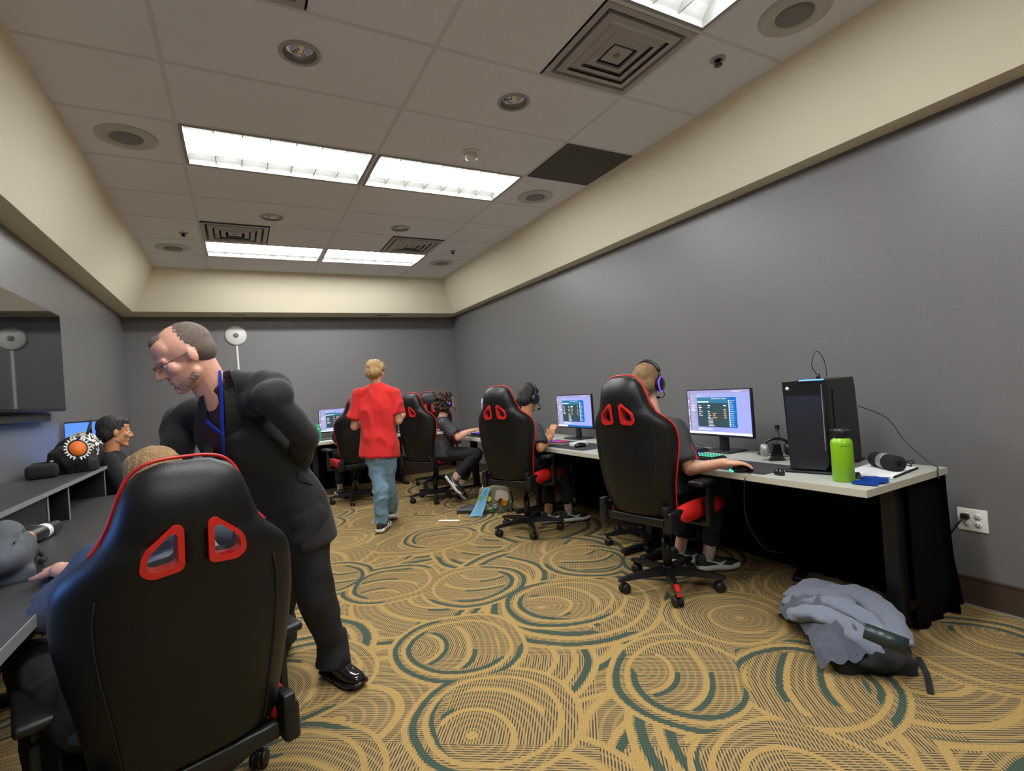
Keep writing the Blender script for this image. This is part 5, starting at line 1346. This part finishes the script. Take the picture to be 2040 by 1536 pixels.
def P3():
    F = V3(1, .12, 0).normalized(); base = V3(2.2, 5.85, 0)
    hd = atD(888, 803, 5.98); hf = V3(.98, .1, -.15); nk = atD(880, 829, 5.96); sR = atD(884, 843, 5.78); sL = atD(886, 842, 6.14)
    eR = atD(913, 872, 5.72); wR = atD(934, 860, 5.8); eL = atD(912, 868, 6.15); wL = atD(938, 858, 6.1); hip = atD(884, 903, 5.95)
    kR = atD(950, 903, 5.82); aR = atD(906, 950, 5.8); kL = atD(950, 908, 6.1); aL = atD(916, 962, 6.05)
    rr = random.Random(5); cur = [((0, -.02, .03), (.085, .1, .09))]
    for k in range(420):
        v = Vector((rr.gauss(0, 1), rr.gauss(0, 1), rr.gauss(0, 1))).normalized()
        if v.y > .45 and v.z < .35: continue
        q_ = rr.uniform(.92, 1.12); p = V3(v.x*.098*q_, -.025+v.y*.108*q_, .025+v.z*.108*q_ - (.03 if v.z < 0 else 0)); r = rr.uniform(.008, .016); cur.append((tuple(p), (r, r, r)))
    t, M, sd, ch = seated('curly-haired player in dark jersey seated sideways at the far right-wall desk', base, hip, F, hd, hf, nk, sL, sR, eL, wL, eR, wR, kL, aL, kR, aR, M_skin,
        cur, M_brown, M_jersey, M_blackpant, hairkw=dict(vox=.0055, fine=.005, fs=90), hands={'R': (V3(.95, 0, .2), V3(0, 0, -1), .4), 'L': (V3(.95, 0, .2), V3(0, 0, -1), .4)}, pitch=-.9, footd=V3(.7, -.7, 0))
    # crimson flash on the sleeve and white lettering marks on the back
    m = MB(); m.tube(catmull([nk+V3(.0, -.06, -.01), sR+V3(.03, -.055, -.04), sR.lerp(eR, .5)+V3(.0, -.07, -.06), ch+V3(.10, -.10, -.12)]), [.012]*19 if False else .014, 8); m.build('crimson_flash', M_jersred, t)
    mk = MB(); rr = random.Random(1); A = ch+V3(-.115, -.06, .02)
    ux = V3(.55, -.83, 0).normalized()
    for row, (z, n_, h_) in enumerate(((.045, 5, .008), (.01, 9, .016))):
        for k in range(n_):
            p = A+ux*(.012*k-.01)+V3(-.012, -.012, z)
            mk.box(-.0045, .0045, -.002, .004, -h_, h_, rotM(p, ux, V3(-ux.y, ux.x, 0), Z))
    mk.build('back_lettering', M_white, t)
    finish(t, base); headset('black headset with a violet light on the curly-haired player', M, Gviol, dot=True)
P3()
def P4():
    F = V3(-.05, 1, 0).normalized(); base = V3(1.2, 6.7, 0); hip = V3(1.2, 6.68, .6)
    hd = V3(1.36, 6.78, 1.17); nk = V3(1.3, 6.74, 1.04); sL = V3(1.10, 6.72, .97); sR = V3(1.46, 6.74, .97)
    eL = atD(671, 882, 6.62); wL = atD(677, 852, 6.72); eR = V3(1.5, 6.9, .78); wR = V3(1.4, 7.12, .79)
    t, M, sd, ch = seated('player mostly hidden by the red-shirted person, one bare forearm raised', base, hip, F, hd, V3(0, 1, -.1), nk, sL, sR, eL, wL, eR, wR, V3(1.1, 7.08, .58), V3(1.1, 7.05, .1), V3(1.3, 7.1, .58), V3(1.3, 7.05, .1), M_skin,
        [((0, -.02, .045), (.08, .1, .088)), ((0, -.05, .0), (.076, .06, .078))], M_dblond, M_jersey, M_blackpant, hands={'L': (V3(.05, .1, .9), V3(.9, 0, 0), .9), 'R': (V3(0, .9, -.1), V3(0, 0, -1), .5)})
    finish(t, base)
P4()
def P5():
    F = V3(1, .2, 0).normalized(); base = V3(-.72, 4.8, 0); hd = atD(228, 862, 3.82); nk = hd+V3(-.03, 0, -.13); hip = V3(-.70, 4.82, .58)
    sR = nk+V3(.02, -.17, -.07); sL = nk+V3(0, .17, -.07); eR = sR+V3(.1, -.05, -.24); eL = sL+V3(.1, .05, -.24)
    t, M, sd, ch = seated('person with short dark hair half hidden behind the black bag on the ledge', base, hip, F, hd, V3(.93, .35, -.1), nk, sL, sR, eL, eL+V3(.22, -.05, .02), eR, eR+V3(.22, .08, .02), V3(-.29, 4.92, .56), V3(-.26, 4.94, .1), V3(-.28, 4.72, .56), V3(-.24, 4.70, .1), M_skin3,
        [((0, -.022, .045), (.080, .098, .086)), ((0, -.05, .0), (.076, .062, .075)), ((0, .045, .082), (.058, .045, .035))], M_black_h, M_blackf, M_blackpant, sleeves='long')
    finish(t, base)
P5()
def P0():
    F = V3(-.37, .93, 0).normalized(); base = V3(-.3, 1.8, 0); hd = atD(306, 968, 1.70); nk = hd+V3(.02, -.03, -.13)
    hip = V3(-.30, 1.74, .52); sd = V3(.93, .37, 0)
    sL = nk-sd*.17+V3(0, 0, -.07); sR = nk+sd*.17+V3(0, 0, -.07)
    eL = atD(92, 1225, 1.50); wL = atD(112, 1160, 1.80); eR = sR+V3(.06, .1, -.25); wR = V3(-.56, 2.22, .79)
    t, M, sd, ch = seated('foreground player in slate blue top, hidden behind the big gaming chair', base, hip, F, hd, V3(-.5, .84, -.12), nk, sL, sR, eL, wL, eR, wR, V3(-.60, 2.08, .56), V3(-.6, 2.15, .1), V3(-.42, 2.14, .56), V3(-.4, 2.2, .1), M_skin2,
        [((0, -.02, .045), (.082, .102, .088)), ((0, -.05, .0), (.078, .064, .08)), ((0, .05, .08), (.062, .05, .04))], M_blond, M_hood, M_blackpant, sleeves='long',
        hands={'L': (V3(.2, .9, -.1), V3(0, 0, -1), .3), 'R': (V3(-.3, .9, -.1), V3(0, 0, -1), .3)}, hairkw=dict(vox=.0045, fine=.004, fs=60))
    h = MB(); h.ell(nk+V3(.02, -.075, .0), (.115, .06, .085)); h.ell(nk+V3(-.04, -.06, .05), (.08, .05, .05)); h.ell(nk+V3(.03, -.07, -.1), (.13, .06, .09))
    blob(h, 'hood', mat('light_grey_hood', srgb(120, 122, 124), .9, bump=.3, bscale=200), t, .009, 3, folds=.012, fscale=12, stretch=(1, 1, 1))
    finish(t, base)
P0()
